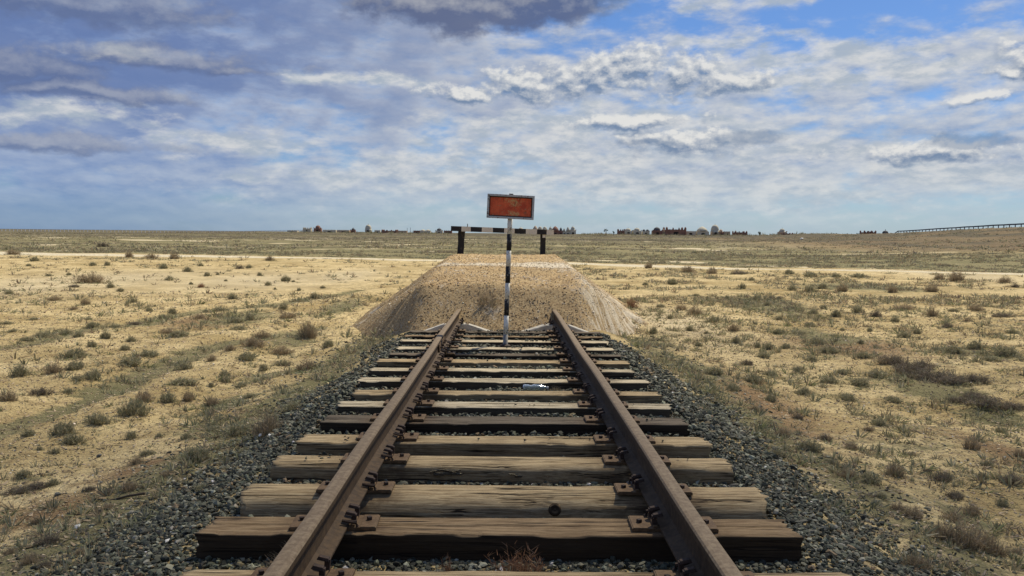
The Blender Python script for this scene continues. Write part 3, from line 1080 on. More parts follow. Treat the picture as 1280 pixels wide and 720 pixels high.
# ------------------------------------------------------------------ rails
PROF = [(-0.075, 0.0), (-0.075, 0.010), (-0.040, 0.019), (-0.013, 0.032), (-0.009, 0.060), (-0.009, 0.105), (-0.014, 0.130), (-0.035, 0.142),
        (-0.0375, 0.150), (-0.0368, 0.170), (-0.030, 0.178), (-0.016, 0.181), (0.016, 0.181), (0.030, 0.178), (0.0368, 0.170), (0.0375, 0.150),
        (0.035, 0.142), (0.014, 0.130), (0.009, 0.105), (0.009, 0.060), (0.013, 0.032), (0.040, 0.019), (0.075, 0.010), (0.075, 0.0)]


def rail(x, y0, y1, label, lift=0.019, droop=0.0):
    n = max(2, int((y1 - y0) / 0.25))
    yl = np.linspace(y0, y1, n)
    V, F = [], []
    for yv in yl:
        dx = 0.004 * math.sin(yv * 1.1 + x)
        dz = 0.003 * math.sin(yv * 2.3 + x * 4)
        for (px, pz) in PROF:
            V.append((px + dx, yv - y0, pz + dz + SLOPE * (yv - y0)))
    k = len(PROF)
    for a in range(n - 1):
        for j in range(k):
            j2 = (j + 1) % k
            F.append((a * k + j, a * k + j2, (a + 1) * k + j2, (a + 1) * k + j))
    F.append(tuple(range(k))[::-1])
    F.append(tuple(range((n - 1) * k, n * k)))
    me = mesh_py('rail', V, F)
    me.materials.append(M['rail'])
    me.materials.append(M['rail_head'])
    for p in me.polygons:
        c = p.center
        if c.z - SLOPE * c.y > 0.166 and abs(p.normal.z) > 0.3 and len(p.vertices) == 4:
            p.material_index = 1
    o = link('rail', me, None)
    o.location = (x, y0, SLOPE * y0 + lift)
    tag(o, label, 'rail', 'rails of the track')
    return o


JOINT = 10.0
r1 = rail(-RAIL_X, -2.0, JOINT - 0.006, 'long rusty left rail running from the foreground to the joint gap')
r2 = rail(-RAIL_X, JOINT + 0.006, 14.07, 'short rusty left rail piece beyond the joint, ending at the mound')
r3 = rail(RAIL_X, -2.0, 14.07, 'long rusty right rail from the foreground to the mound')
for s in (-1, 1):
    fp = MB()
    fp.box((0, 0, 0.082), (0.016, 0.78, 0.085), Matrix.Rotation(-s * 0.06, 3, 'Y'))
    fo = fp.build('joint_bar', M['plate'], r2, bevel=0.003)
    fo.location = (s * 0.022, 0.0, 0)
    for yy in (-0.30, -0.13, 0.13, 0.30):
        b = MB()
        b.tube([(s * 0.005, yy, 0.082), (s * 0.040, yy, 0.082)], 0.014, 6)
        b.build('bolt', M['spike'], fo)

# ------------------------------------------------------------------ striped sign post with the red plate
POST_Y = 10.86
pb = at_depth(631.5, 433.5, POST_Y)
pt = at_depth(637.6, 272.5, POST_Y)
post = empty('sign_post', (pb[0], POST_Y, pb[2]))
tag(post, 'leaning black and white striped post with a worn red plate between the rails', 'sign')
ax = (Vector(pt) - Vector(pb))
tilt = math.atan2(ax.x, ax.z)
post.rotation_euler = (0, tilt, 0)
PH = ax.length
bands = [('white', 272, 292), ('black', 292, 312.6), ('white', 312.6, 332.3), ('black', 332.3, 353.2), ('white', 353.2, 373.5), ('black', 373.5, 394.2), ('white', 394.2, 418), ('grey', 418, 434)]
M['grey_paint'] = paint_mat('dirty_grey_paint', (0.30, 0.29, 0.26), (0.14, 0.11, 0.08), 0.6, 0.7, 40)
tot = 434.0 - 272.0
for k, (c, a, b) in enumerate(bands):
    z1 = PH * (434 - a) / tot
    z0 = PH * (434 - b) / tot
    if k == len(bands) - 1:
        z0 = -0.30
    mb = MB()
    # an angle iron with a flat back: two flanges meeting at the front
    rr = 0.031 + (0.0008 if c == 'black' else 0)
    mb.tube([(0, 0, z0), (0, 0, z1)], rr, 18)
    o = mb.build('post_band', M['grey_paint'] if c == 'grey' else M[c], post, smooth=False)
    for p in o.data.polygons:
        p.use_smooth = len(p.vertices) == 4
ft = MB()
ft.lathe([(0.075, -0.02), (0.072, 0.02), (0.045, 0.035), (0.036, 0.036)], 14)
ft.build('foot', M['spike'], post)
# the plate
SW, SH = 0.605, 0.308
sg = empty('sign_plate', (0.0, 0, PH + SH / 2 - 0.012))
sg.parent = post
sg.rotation_euler = (0, R(0.7), R(2))
fr = MB()
ft_ = 0.026
for (cx, cz, dx, dz) in ((0, SH / 2 - ft_ / 2, SW, ft_), (0, -SH / 2 + ft_ / 2, SW, ft_)):
    fr.box((cx, -0.040, cz), (dx, 0.045, dz))
for s in (-1, 1):
    fr.box((s * (SW / 2 - ft_ / 2), -0.040, 0), (ft_, 0.0452, SH - 2 * ft_))
fr.build('frame', M['sign_frame'], sg, bevel=0.003)


def red_sign_mat():
    m, g = mat('worn_red_paint', 0.6, 0.3)
    p = pos(g)
    s = sepx(g, p)
    n = g.noise(p, 9, 6, 0.65)
    n2 = g.noise(p, 26, 6, 0.75, 0.6)
    c = g.mix(g.ss(0.35, 0.65, n), (0.85, 0.15, 0.05), (0.58, 0.08, 0.03))
    # bare ochre scar in the upper middle right, smaller flakes lower down
    a = g.div(g.sub(s[0], 0.045), 0.12)
    b_ = g.div(g.sub(s[2], 0.065), 0.055)
    sc = g.sub(1.0, g.add(g.mul(a, a), g.mul(b_, b_)))
    a2 = g.div(g.sub(s[0], 0.03), 0.13)
    b2 = g.div(g.add(s[2], 0.085), 0.05)
    sc2 = g.sub(0.75, g.add(g.mul(a2, a2), g.mul(b2, b2)))
    scr = g.m('MAXIMUM', sc, sc2)
    c = g.mix(g.ss(0.50, 0.66, g.add(n2, g.mul(g.m('MAXIMUM', scr, -0.8), 0.11)), 0, 0.95), c, (0.66, 0.42, 0.16))
    c = g.mix(g.ss(0.60, 0.66, g.noise(p, 34, 5, 0.7)), c, (0.52, 0.33, 0.17))
    rs = g.noise(scaled(g, p, (14, 1, 3)), 2.0, 6, 0.7)
    c = g.mix(g.ss(0.55, 0.70, rs, 0, 0.65), c, (0.13, 0.055, 0.025))
    base(g, c)
    bump(g, n2, 0.4, 0.002)
    return m


face = MB()
face.box((0, -0.028, 0), (SW - 2 * ft_ - 0.002, 0.004, SH - 2 * ft_ - 0.002))
face.build('face', red_sign_mat(), sg)
ed = MB()
iw, ih = SW - 2 * ft_, SH - 2 * ft_
eb = 0.013
for s in (-1, 1):
    ed.box((0, -0.034, s * (ih / 2 - eb / 2)), (iw, 0.010, eb))
    ed.box((s * (iw / 2 - eb / 2), -0.034, 0), (eb, 0.0102, ih - 2 * eb))
ed.build('inner_edge', M['sign_dark'], sg)
tb = MB()
tb.box((0.0, -0.036, SH / 2 + 0.007), (0.055, 0.02, 0.015))
tb.build('clip', M['spike'], sg, bevel=0.003)
bk = MB()
bk.box((0, -0.008, 0), (0.05, 0.028, SH * 0.9))
bk.build('bracket', M['grey_paint'], sg)

# ------------------------------------------------------------------ mound and its buffer stop
mx = np.arange(-5.2, 5.0, 0.055)
my = np.concatenate([np.arange(12.6, 19, 0.055), np.arange(19, 31.5, 0.12)])


def mound_cut(x, y):
    zm = mound_z(x, y)
    return np.maximum(zm, height(x, y) - 0.25)


mV, mF, mme = sheet_mesh('mound', mx, my, mound_cut)


def mound_mat():
    m, g = mat('mound_gravel_soil', 0.95, 0.1)
    p = wpos(g)
    s = sepx(g, p)
    n = g.noise(p, 3.0, 6, 0.65)
    n2 = g.noise(p, 30, 6, 0.75)
    c = g.mix(g.ss(0.35, 0.62, n2), (0.31, 0.205, 0.10), (0.56, 0.42, 0.225))
    c = g.mix(g.ss(0.42, 0.68, n, 0, 0.6), c, (0.30, 0.195, 0.095))
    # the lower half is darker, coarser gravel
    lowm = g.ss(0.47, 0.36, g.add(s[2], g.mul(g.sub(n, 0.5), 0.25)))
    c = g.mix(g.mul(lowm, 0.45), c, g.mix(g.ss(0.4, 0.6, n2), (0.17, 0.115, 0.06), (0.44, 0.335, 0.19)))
    # pale spilled lime on the right flank and the trodden crest
    fl = g.mul(g.ss(1.15, 1.5, s[0]), g.ss(25.0, 20.0, s[1]))
    st = g.noise(scaled(g, p, (0.8, 3.2, 1.0)), 1.6, 7, 0.7)
    cr = g.mul(g.ss(0.50, 0.58, s[2]), g.mul(g.ss(17.6, 18.4, s[1]), g.ss(21.0, 20.0, s[1])))
    spot = g.m('MAXIMUM', g.mul(fl, g.ss(0.44, 0.56, st)), g.mul(cr, g.ss(0.35, 0.5, g.noise(scaled(g, p, (0.6, 2.0, 1.0)), 2.2, 5, 0.6), 0.0, 1.0)))
    spot = g.m('MAXIMUM', spot, g.mul(g.ss(0.56, 0.66, g.noise(p, 1.5, 7, 0.75)), 0.75))
    c = g.mix(g.mul(spot, 0.9), c, (0.62, 0.55, 0.42))
    base(g, c)
    bump(g, g.add(n2, g.noise(p, 90, 3, 0.6)), 0.6, 0.02)
    return m


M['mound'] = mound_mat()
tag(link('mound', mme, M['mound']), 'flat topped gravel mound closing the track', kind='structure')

BY = 27.0
bs = empty('buffer_stop', (-0.13, BY, 0.62))
tag(bs, 'black and white striped crossbeam on two tarred posts atop the mound', 'buffer stop')
edges = [75, 187, 285, 403, 521, 641, 751, 871, 989, 1092, 1168]
cols_ = ['black_wood', 'white_wood'] * 5
bl, br_ = at_depth(564, 285.6, BY), at_depth(692, 290.6, BY)
bvec = Vector(br_) - Vector(bl)
brot = Matrix.Rotation(-math.atan2(bvec.z, bvec.x), 3, 'Y')
for k in range(10):
    a, b = (edges[k] - 75) / 1093, (edges[k + 1] - 75) / 1093
    c = Vector(bl) + bvec * ((a + b) / 2) - bs.location
    mb = MB()
    grow = 0.0015 * (k % 2)
    mb.box((0, 0, 0), (bvec.length * (b - a), 0.17 + grow, 0.158 + grow))
    o = mb.build('beam_section', M[cols_[k]], bs)
    o.location = c + Vector((0, -0.05, 0))
    o.rotation_euler = brot.to_euler()
for (xa, xb, wd, lean) in ((576.8, 574.5, 0.205, 1), (679, 678.5, 0.17, 0)):
    top = Vector(at_depth(xa, 289 if lean else 293, BY)) - bs.location
    bot = Vector(at_depth(xb, 321, BY)) - bs.location
    bot.z -= 0.35
    V, F = [], []
    nz = 14
    for j in range(nz):
        t = j / (nz - 1)
        c = top.lerp(bot, t)
        for q, (sx, sy) in enumerate(((-1, -1), (1, -1), (1, 1), (-1, 1))):
            jit = (vnoise(np.array(j * 0.9 + q * 5), np.array(wd * 50), 5) - 0.5) * 0.03 * lean
            V.append((c.x + sx * wd / 2 * (1 + 0.06 * math.sin(j * 1.3 + q) * lean) + float(jit), c.y + 0.14 + sy * 0.09, c.z))
    for j in range(nz - 1):
        for q in range(4):
            q2 = (q + 1) % 4
            F.append((j * 4 + q, (j + 1) * 4 + q, (j + 1) * 4 + q2, j * 4 + q2))
    F.append((0, 1, 2, 3))
    F.append(tuple((nz - 1) * 4 + q for q in (3, 2, 1, 0)))
    link('post', mesh_py('post', V, F), M['black_wood'], bs)
wp = MB()
ppos = Vector(at_depth(680, 295.2, BY - 0.08)) - bs.location
wp.box(ppos, (0.095, 0.02, 0.10))
wp.build('white_tag', M['white_wood'], bs)
pn = MB()
pp = Vector(at_depth(584.5, 282.5, BY)) - bs.location
pn.tube([pp + Vector((0, -.05, -.03)), pp + Vector((0, -.05, 0.07))], 0.012, 6)
pn.build('pin', M['spike'], bs)

# ------------------------------------------------------------------ ballast (too many stones to count)
def bed_z(x, y):
    return height(x, y)


def mixcol(n, pal, wts, rng, jit=0.18):
    idx = rng.choice(len(pal), n, p=np.array(wts) / np.sum(wts))
    c = np.array(pal)[idx]
    return np.clip(c * rng.uniform(1 - jit, 1 + jit, (n, 1)) * rng.uniform(0.95, 1.05, (n, 3)), 0.004, 1)


STONE_PAL = [(0.064, 0.066, 0.045), (0.105, 0.106, 0.072), (0.170, 0.168, 0.115), (0.030, 0.031, 0.022), (0.30, 0.29, 0.21), (0.21, 0.155, 0.085), (0.60, 0.58, 0.52)]
STONE_W = [0.28, 0.24, 0.18, 0.18, 0.07, 0.055, 0.004]


def ballast():
    rng = np.random.default_rng(5)
    P, S = [], []
    # (y from, y to, stones per square metre, size range)
    for (y0, y1, dens, s0, s1) in ((2.2, 6.0, 3100, 0.016, 0.044), (6.0, 9.0, 1600, 0.022, 0.056), (9.0, 13.1, 900, 0.030, 0.066)):
        n = int((y1 - y0) * 5.2 * dens)
        x = rng.uniform(-2.6, 2.6, n)
        y = rng.uniform(y0, y1, n)
        edge = 2.12 + 0.10 * np.sin(y * 1.7) - 0.012 * (y - 4) + (fbm(x * 0 + np.sign(x) * 3, y / 0.8, 71) - 0.5) * 0.5
        edge = edge - 0.30 * sstep(7.5, 12, y)
        keep = rng.random(n) < sstep(0.34, -0.12, np.abs(x) - edge) ** 1.0
        keep &= ~((rng.random(n) < 0.75 * sstep(0.58, 0.70, fbm(x / 0.30, y / 0.30, 512, 3))) & (np.abs(x) > 1.7))
        # soil has swallowed the ballast in front of the concrete sleepers
        keep &= ~((y > 12.42) & (rng.random(n) < 0.95))
        x, y = x[keep], y[keep]
        s = rng.uniform(s0, s1, len(x)) * (1 + 0.3 * (rng.random(len(x)) < 0.1))
        P.append(np.stack([x, y, x * 0], -1))
        S.append(s)
    P = np.concatenate(P)
    S = np.concatenate(S)
    # keep clear of the sleepers' bodies
    ok = np.ones(len(P), bool)
    for (y, w, xl, xr, mt, ch, sp, lab) in SLEEPERS:
        ok &= ~((P[:, 1] > y - S * 0.28) & (P[:, 1] < y + w + S * 0.2) & (P[:, 0] > xl - S * 0.25) & (P[:, 0] < xr + S * 0.25))
    P, S = P[ok], S[ok]
    z = bed_z(P[:, 0], P[:, 1])
    # the stones lie higher against some of the farther sleepers
    hp = np.interp(P[:, 1], [2, 4.0, 4.6, 5.6, 6.3, 7.6, 9, 13], [0.0, 0.0, 0.010, 0.025, 0.055, 0.045, 0.055, 0.075]) * (np.abs(P[:, 0]) < 1.5) * sstep(12.7, 12.3, P[:, 1])
    hp = hp * (0.6 + 0.8 * fbm(P[:, 0] / 0.35, P[:, 1] / 0.35, 83, 3))
    P[:, 2] = z + hp + S * rng.uniform(-0.05, 0.42, len(P))
    C = mixcol(len(P), STONE_PAL, STONE_W, rng)
    me = stones_mesh('ballast', P, S, C, rng)
    tag(link('ballast', me, M['stone']), 'dark grey crushed stone ballast between and beside the sleepers', kind='stuff')
    # filler surface below the loose stones
    fx = np.arange(-2.35, 2.36, 0.04)
    fy = np.arange(1.0, 12.6, 0.04)

    def fz(x, y):
        hp = np.interp(y, [2, 4.0, 4.6, 5.6, 6.3, 7.6, 9, 13], [0.0, 0.0, 0.010, 0.025, 0.055, 0.045, 0.055, 0.075]) * (np.abs(x) < 1.5)
        e = sstep(1.95, 2.3, np.abs(x))
        return bed_z(x, y) + hp * 0.8 - 0.010 - 0.06 * e + (fbm(x / 0.05, y / 0.05, 19, 2) - .5) * 0.03
    V, F, me2 = sheet_mesh('ballast_bed', fx, fy, fz)
    mt, g = mat('ballast_fines', 0.95, 0.1)
    base(g, g.mix(g.ss(0.4, 0.6, g.noise(wpos(g), 60, 4, 0.7)), (0.040, 0.038, 0.030), (0.120, 0.105, 0.072)))
    bump(g, g.noise(wpos(g), 60, 4, 0.7), 1.0, 0.02)
    tag(link('ballast_bed', me2, mt), 'fine dark grit under the loose ballast stones', kind='structure')


ballast()


def litter_on_sleepers():
    """small stones that lie on the timber"""
    rng = np.random.default_rng(9)
    P, S = [], []
    spots = [(3, -1.14, 9), (3, -0.95, 5), (4, -0.98, 9), (4, 1.0, 7), (4, 0.62, 8), (4, 0.30, 3), (6, 1.04, 4), (6, 0.05, 4), (6, 0.35, 2), (5, 1.02, 5), (4, -0.2, 2),
             (7, 0.98, 5), (10, 0.55, 5), (12, 0.1, 10), (12, 0.5, 6), (3, 1.0, 6), (9, 0.3, 5), (10, 0.0, 4), (12, -0.9, 5), (11, 0.5, 30), (11, -0.3, 24), (11, 1.0, 9), (14, 0.3, 30), (14, -0.3, 26), (14, 0.0, 20),
             (13, 0.3, 18), (13, 0.6, 12), (15, 0.0, 30), (15, 0.4, 22), (15, -.4, 18)]
    for (i, x, n) in spots:
        y, w = SLEEPERS[i][0], SLEEPERS[i][1]
        for k in range(n):
            P.append((x + rng.normal() * 0.09, y + rng.uniform(0.03, w - 0.02), SLOPE * y + 0.008))
            S.append(rng.uniform(0.012, 0.030) * (1.6 if i > 9 else 1.0))
    P, S = np.array(P), np.array(S)
    P[:, 2] += S * 0.2
    C = mixcol(len(P), STONE_PAL, [0.4, 0.25, 0.1, 0.2, 0.03, 0.02, 0], rng)
    tag(link('stone_chips', stones_mesh('stone_chips', P, S, C, rng), M['stone']), 'small ballast chips scattered on the sleeper tops', kind='stuff')


litter_on_sleepers()


def pebbles():
    rng = np.random.default_rng(15)
    # on the mound
    n = 52000
    x = rng.uniform(-4.4, 4.2, n)
    y = 13.0 + 14.6 * rng.random(n) ** 2.0
    zm, zg = mound_z(x, y), height(x, y)
    k = zm > zg - 0.03
    x, y, zm = x[k], y[k], zm[k]
    S = rng.uniform(0.012, 0.034, len(x)) * (1 + (rng.random(len(x)) < .03) * .8)
    P = np.stack([x, y, zm + S * 0.10], -1)
    right = (x > 1.2) & (y < 20)
    C = mixcol(len(x), [(0.36, 0.245, 0.12), (0.50, 0.37, 0.20), (0.26, 0.170, 0.085), (0.70, 0.61, 0.45), (0.15, 0.11, 0.07)], [0.32, 0.30, 0.17, 0.16, 0.05], rng)
    P[:, 2] -= S * 0.10 * (rng.random(len(x)) < 0.5)
    crest = (y > 17.9) & (y < 20.4) & (rng.random(len(x)) < 0.5)
    patchy = (fbm(x / 0.5, y / 0.5, 88, 4) > 0.62) & (rng.random(len(x)) < 0.5)
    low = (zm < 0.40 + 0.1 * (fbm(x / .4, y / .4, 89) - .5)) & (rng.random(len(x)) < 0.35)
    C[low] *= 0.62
    C[crest | patchy] = np.array((0.66, 0.58, 0.44)) * rng.uniform(0.75, 1.1, (int((crest | patchy).sum()), 1))
    wh = right & (fbm(x * 2.0, y * 0.9, 93, 4) > 0.46) & (rng.random(len(x)) < 0.6)
    C[wh] = np.array((0.64, 0.58, 0.46)) * rng.uniform(0.8, 1.1, (wh.sum(), 1))
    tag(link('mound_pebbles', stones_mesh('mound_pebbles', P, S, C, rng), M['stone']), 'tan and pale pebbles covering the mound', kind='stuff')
    # clods and grit on the bare soil
    n = 60000
    y = 3.0 + 24 * rng.random(n) ** 1.6
    x = rng.uniform(-1, 1, n) * (y * 0.75 + 1.5)
    k = (np.abs(x) > 1.9) & ((mound_z(x, y) < height(x, y)) | (y < 12.6))
    x, y = x[k], y[k]
    S = rng.uniform(0.008, 0.030, len(x)) * (0.7 + y / 16)
    P = np.stack([x, y, height(x, y) + S * 0.08], -1)
    C = mixcol(len(x), [(0.40, 0.31, 0.18), (0.50, 0.40, 0.25), (0.26, 0.19, 0.11), (0.12, 0.12, 0.10), (0.62, 0.56, 0.44)], [0.4, 0.3, 0.22, 0.06, 0.02], rng)
    st = (np.abs(x) < 2.9) & (rng.random(len(x)) < 0.5)
    C[st] = mixcol(int(st.sum()), STONE_PAL, STONE_W, rng)
    S[st] *= 1.5
    tag(link('soil_clods', stones_mesh('soil_clods', P, S, C, rng), M['stone']), 'clods and grit strewn over the bare sandy soil', kind='stuff')


pebbles()


def lone_stone(px, py, size, col, label, name='stone', z=None):
    rng = np.random.default_rng(int(px * 7 + py))
    x, y = ground_at(px, py)
    S = np.array([size])
    me = stones_mesh(name, np.array([(0.0, 0, size * 0.15)]), S, np.array([col]), rng, 0.7)
    o = link(name, me, M['stone'], loc=(x, y, height(x, y).item() + (0.03 if abs(x) < 2.1 else 0)))
    tag(o, label, 'stone')


def ground_at(px, py):
    """where the line of sight meets the ground"""
    z = PLAIN
    for _ in range(25):
        x, y = at_z(px, py, z)
        z2 = float(height(np.array(x), np.array(y)))
        z = z * 0.5 + z2 * 0.5
        z = min(z, CAM_H - 0.05)
    return x, y


WHITE = (0.66, 0.64, 0.58)
lone_stone(325.5, 549.5, 0.055, WHITE, 'white stone in the dry tufts at the left ballast edge')
lone_stone(337, 549, 0.030, WHITE, 'small white stone just right of the larger white one by the ballast')
lone_stone(96, 660, 0.055, WHITE, 'white stone in the lower left corner of the ballast')
lone_stone(208, 633, 0.055, (0.50, 0.49, 0.44), 'flat whitish stone on the left ballast past the end of the pale rounded sleeper')
lone_stone(71, 620, 0.075, (0.14, 0.14, 0.12), 'dark grey stone alone on the sand at lower left')
lone_stone(124, 571, 0.07, (0.13, 0.13, 0.115), 'dark grey stone alone on bare cracked soil at left')
lone_stone(730, 708, 0.050, WHITE, 'white stone in the ballast left of the right rail, very bottom') if False else None
lone_stone(1002, 299.5, 1.6, WHITE, 'white block lying on the plain before the far domed tomb')
lone_stone(847, 470, 0.05, WHITE, 'white stone on the right ballast edge among reddish weeds')


# ------------------------------------------------------------------ plants
def ribbon(V, F, C, p, d, ln, wd, col, bend, rng, seg=2):
    """a thin tapered blade"""
    side = np.cross(d, (0, 0, 1.0))
    if np.linalg.norm(side) < 1e-3:
        side = np.array((1.0, 0, 0))
    side = side / np.linalg.norm(side)
    side = side * math.cos(rng.uniform(0, 3)) + np.cross(side, d) * math.sin(rng.uniform(0, 3))
    o = len(V)
    pp = np.array(p, float)
    dd = np.array(d, float)
    for s in range(seg + 1):
        w = wd * (1 - s / (seg + 0.4)) * 0.5
        V.append(pp + side * w); V.append(pp - side * w)
        C.append(col); C.append(col)
        dd = dd + np.array((0, 0, -bend)) / seg
        dd /= np.linalg.norm(dd)
        pp = pp + dd * ln / seg
    for s in range(seg):
        a = o + s * 2
        F.append((a, a + 1, a + 3)); F.append((a, a + 3, a + 2))
    return pp, dd


PAL = {
    'green': [(0.27, 0.265, 0.155), (0.34, 0.325, 0.205), (0.20, 0.205, 0.115), (0.41, 0.37, 0.24), (0.42, 0.34, 0.21)],
    'dry': [(0.38, 0.29, 0.185), (0.30, 0.225, 0.14), (0.46, 0.36, 0.235), (0.22, 0.18, 0.115), (0.26, 0.24, 0.145)],
    'dark': [(0.18, 0.142, 0.10), (0.235, 0.19, 0.14), (0.13, 0.105, 0.078), (0.30, 0.25, 0.19), (0.18, 0.175, 0.11)],
    'rusty': [(0.31, 0.165, 0.09), (0.24, 0.13, 0.075), (0.40, 0.24, 0.14), (0.20, 0.13, 0.08)],
    'grass': [(0.24, 0.25, 0.12), (0.31, 0.30, 0.155), (0.185, 0.195, 0.10), (0.40, 0.345, 0.19)],
}


def plant_arrays(kind, seed, nst=90):
    """a plant one unit wide; dome of stems and small leaves"""
    rng = np.random.default_rng(seed)
    V, F, C = [], [], []
    pal = PAL[kind]
    lob = rng.uniform(0, 6.28, 3)

    def env(az):
        return 0.5 * (0.78 + 0.14 * math.sin(az * 2 + lob[0]) + 0.10 * math.sin(az * 3 + lob[1]) + rng.uniform(-.12, .14))
    tall = {'green': 0.50, 'dry': 0.62, 'dark': 0.42, 'rusty': 0.72, 'grass': 0.7}[kind]
    for s in range(nst):
        az = rng.uniform(0, 6.283)
        u = rng.random() ** 0.55
        r = env(az) * u * (1.22 if rng.random() < 0.12 else 0.92)
        h = tall * math.sqrt(max(0.05, 1 - (u * 0.93) ** 2)) * rng.uniform(0.35, 1.05) * (1.25 if rng.random() < 0.10 else 1)
        b = np.array((math.cos(az) * r * 0.74, math.sin(az) * r * 0.74, -0.04))
        tip = np.array((math.cos(az) * r, math.sin(az) * r, h))
        d = tip - b
        ln = np.linalg.norm(d)
        d /= ln
        col = np.array(pal[rng.choice(len(pal))]) * rng.uniform(0.8, 1.2)
        if kind == 'grass':
            ribbon(V, F, C, b, d, ln, 0.045, col, rng.uniform(0.1, 0.7), rng, 3)
            continue
        p1, dd = ribbon(V, F, C, b, d, ln, 0.016 if kind != 'green' else 0.018, col * (0.9 if kind == 'green' else 1), rng.uniform(-.1, .3), rng, 2)
        nf = {'green': 11, 'dry': 9, 'dark': 8, 'rusty': 8}[kind]
        for q in range(nf):
            t = rng.uniform(0.05, 1.0)
            pos_ = b + d * ln * t + rng.normal(0, 0.012, 3)
            e = rng.normal(size=3)
            e[2] = abs(e[2]) * 0.8 + (0.4 if kind != 'dark' else 0.0)
            e = e / np.linalg.norm(e) + d * 0.6
            e /= np.linalg.norm(e)
            c2 = np.array(pal[rng.choice(len(pal))]) * rng.uniform(0.8, 1.25)
            if kind == 'green':
                ribbon(V, F, C, pos_, e, rng.uniform(0.04, 0.12), 0.019, c2, 0.1, rng, 1)
            else:
                ribbon(V, F, C, pos_, e, rng.uniform(0.06, 0.20), 0.011, c2, 0.1, rng, 1)
    V, F, C = np.array(V), np.array(F), np.array(C)
    # ragged outline: push the whole thing about with slow noise
    V[:, 0] += (vnoise(V[:, 0] * 5, V[:, 1] * 5, seed) - .5) * 0.12
    V[:, 1] += (vnoise(V[:, 0] * 5 + 9, V[:, 1] * 5, seed + 1) - .5) * 0.12
    return V, F, C


PLANT = {}
for kind, nst in (('green', 150), ('dry', 140), ('dark', 150), ('rusty', 140)):
    PLANT[kind] = []
    for q in range(6):
        V, F, C = plant_arrays(kind, 50 + q * 7 + len(kind), nst)
        me = mesh_np(kind + '_shrub', V, F, C)
        me.materials.append(M['veg'])
        PLANT[kind].append(me)


def Z3(x, y, w, k='g', h=1.0):   # places read in three enlarged views of the left and right ground
    return (x / 3, 300 + y / 3, w / 3, k, h)


def Z4(x, y, w, k='g', h=1.0):
    return (x / 3, 480 + y / 3, w / 3, k, h)


def Z5(x, y, w, k='g', h=1.0):
    return (780 + x / 2.56, 300 + y / 2.56, w / 2.56, k, h)


def Z6(x, y, w, k='g', h=1.0):
    return (860 + x / 3, 480 + y / 3, w / 3, k, h)


SHRUBS = [Z3(*a) for a in (
    (125, 80, 36), (400, 97, 32), (345, 97, 30), (610, 108, 38), (700, 120, 36), (750, 98, 24), (632, 152, 34), (775, 135, 30), (898, 108, 32, 'k'), (932, 106, 28),
    (1010, 78, 32, 'd'), (972, 135, 28), (1068, 156, 40), (870, 222, 38), (1005, 171, 30), (325, 162, 118, 'd', .45), (275, 178, 44, 'k', .5), (412, 180, 32), (447, 194, 28),
    (495, 235, 34), (200, 228, 54, 'd', .5), (315, 242, 42, 'd', .8), (30, 203, 28), (715, 167, 18), (752, 179, 32, 'r', .7), (640, 275, 40), (605, 298, 36), (555, 270, 34),
    (770, 273, 24), (820, 268, 64, 'g', .5), (380, 26, 42, 'k'), (1150, 368, 78, 'd', 1.25), (340, 402, 44), (390, 370, 48), (290, 366, 46), (265, 442, 104, 'g', .6),
    (462, 414, 46, 'g', .8), (488, 382, 38), (660, 366, 90, 'g', .5), (550, 437, 84, 'g', .5), (480, 472, 118, 'g', .45), (65, 514, 78, 'g', 1.1), (195, 503, 68, 'd', .8), (275, 487, 78, 'g', .8),
    (342, 524, 72, 'g', .9), (285, 528, 54, 'g', .6), (142, 583, 82, 'k', .7), (20, 604, 76, 'd', .8), (250, 574, 64, 'g', .5), (490, 658, 116, 'g', .95), (530, 606, 84, 'd', .7), (622, 610, 70),
    (702, 606, 56, 'd'), (920, 453, 72, 'g', .9), (685, 488, 66, 'g', .9), (862, 417, 46, 'd', .8), (940, 402, 92, 'd', .6), (980, 368, 62, 'd', .7), (1050, 432, 84, 'd', .6),
    (986, 490, 50, 'g', .9), (1060, 472, 64, 'g', .6), (1150, 488, 92, 'd', .6), (1226, 404, 54), (838, 512, 44), (842, 534, 40), (902, 553, 52, 'g', .6), (790, 552, 32),
    (675, 545, 112, 'g', .45), (936, 592, 62, 'g', .5), (790, 456, 42, 'd', .8), (745, 296, 50, 'd', .6), (880, 312, 64, 'g', .6), (890, 338, 64, 'g', .5), (936, 302, 50), (1060, 260, 44),
    (1075, 295, 70, 'd', .5), (620, 350, 70, 'd', .4), (40, 55, 60, 'd', .5), (565, 70, 50, 'd', .6), (650, 72, 40, 'd'), (480, 65, 36, 'd'), (1180, 220, 40, 'g'), (1120, 190, 20),
    (340, 330, 60, 'g', .7), (240, 355, 50, 'g', .7), (150, 365, 70, 'g', .5), (90, 380, 60, 'g', .5), (430, 328, 50, 'g', .5), (500, 318, 60, 'k', .4), (180, 135, 30, 'g', .5), (255, 132, 20),
    (105, 98, 20), (1210, 182, 22), (1100, 158, 16), (1030, 186, 16), (925, 208, 16), (815, 132, 18), (845, 155, 14), (25, 315, 40, 'g', .5), (120, 300, 40, 'g', .5), (45, 345, 50, 'g', .4), (270, 262, 40, 'd', .5), (330, 300, 34, 'g', .5))]
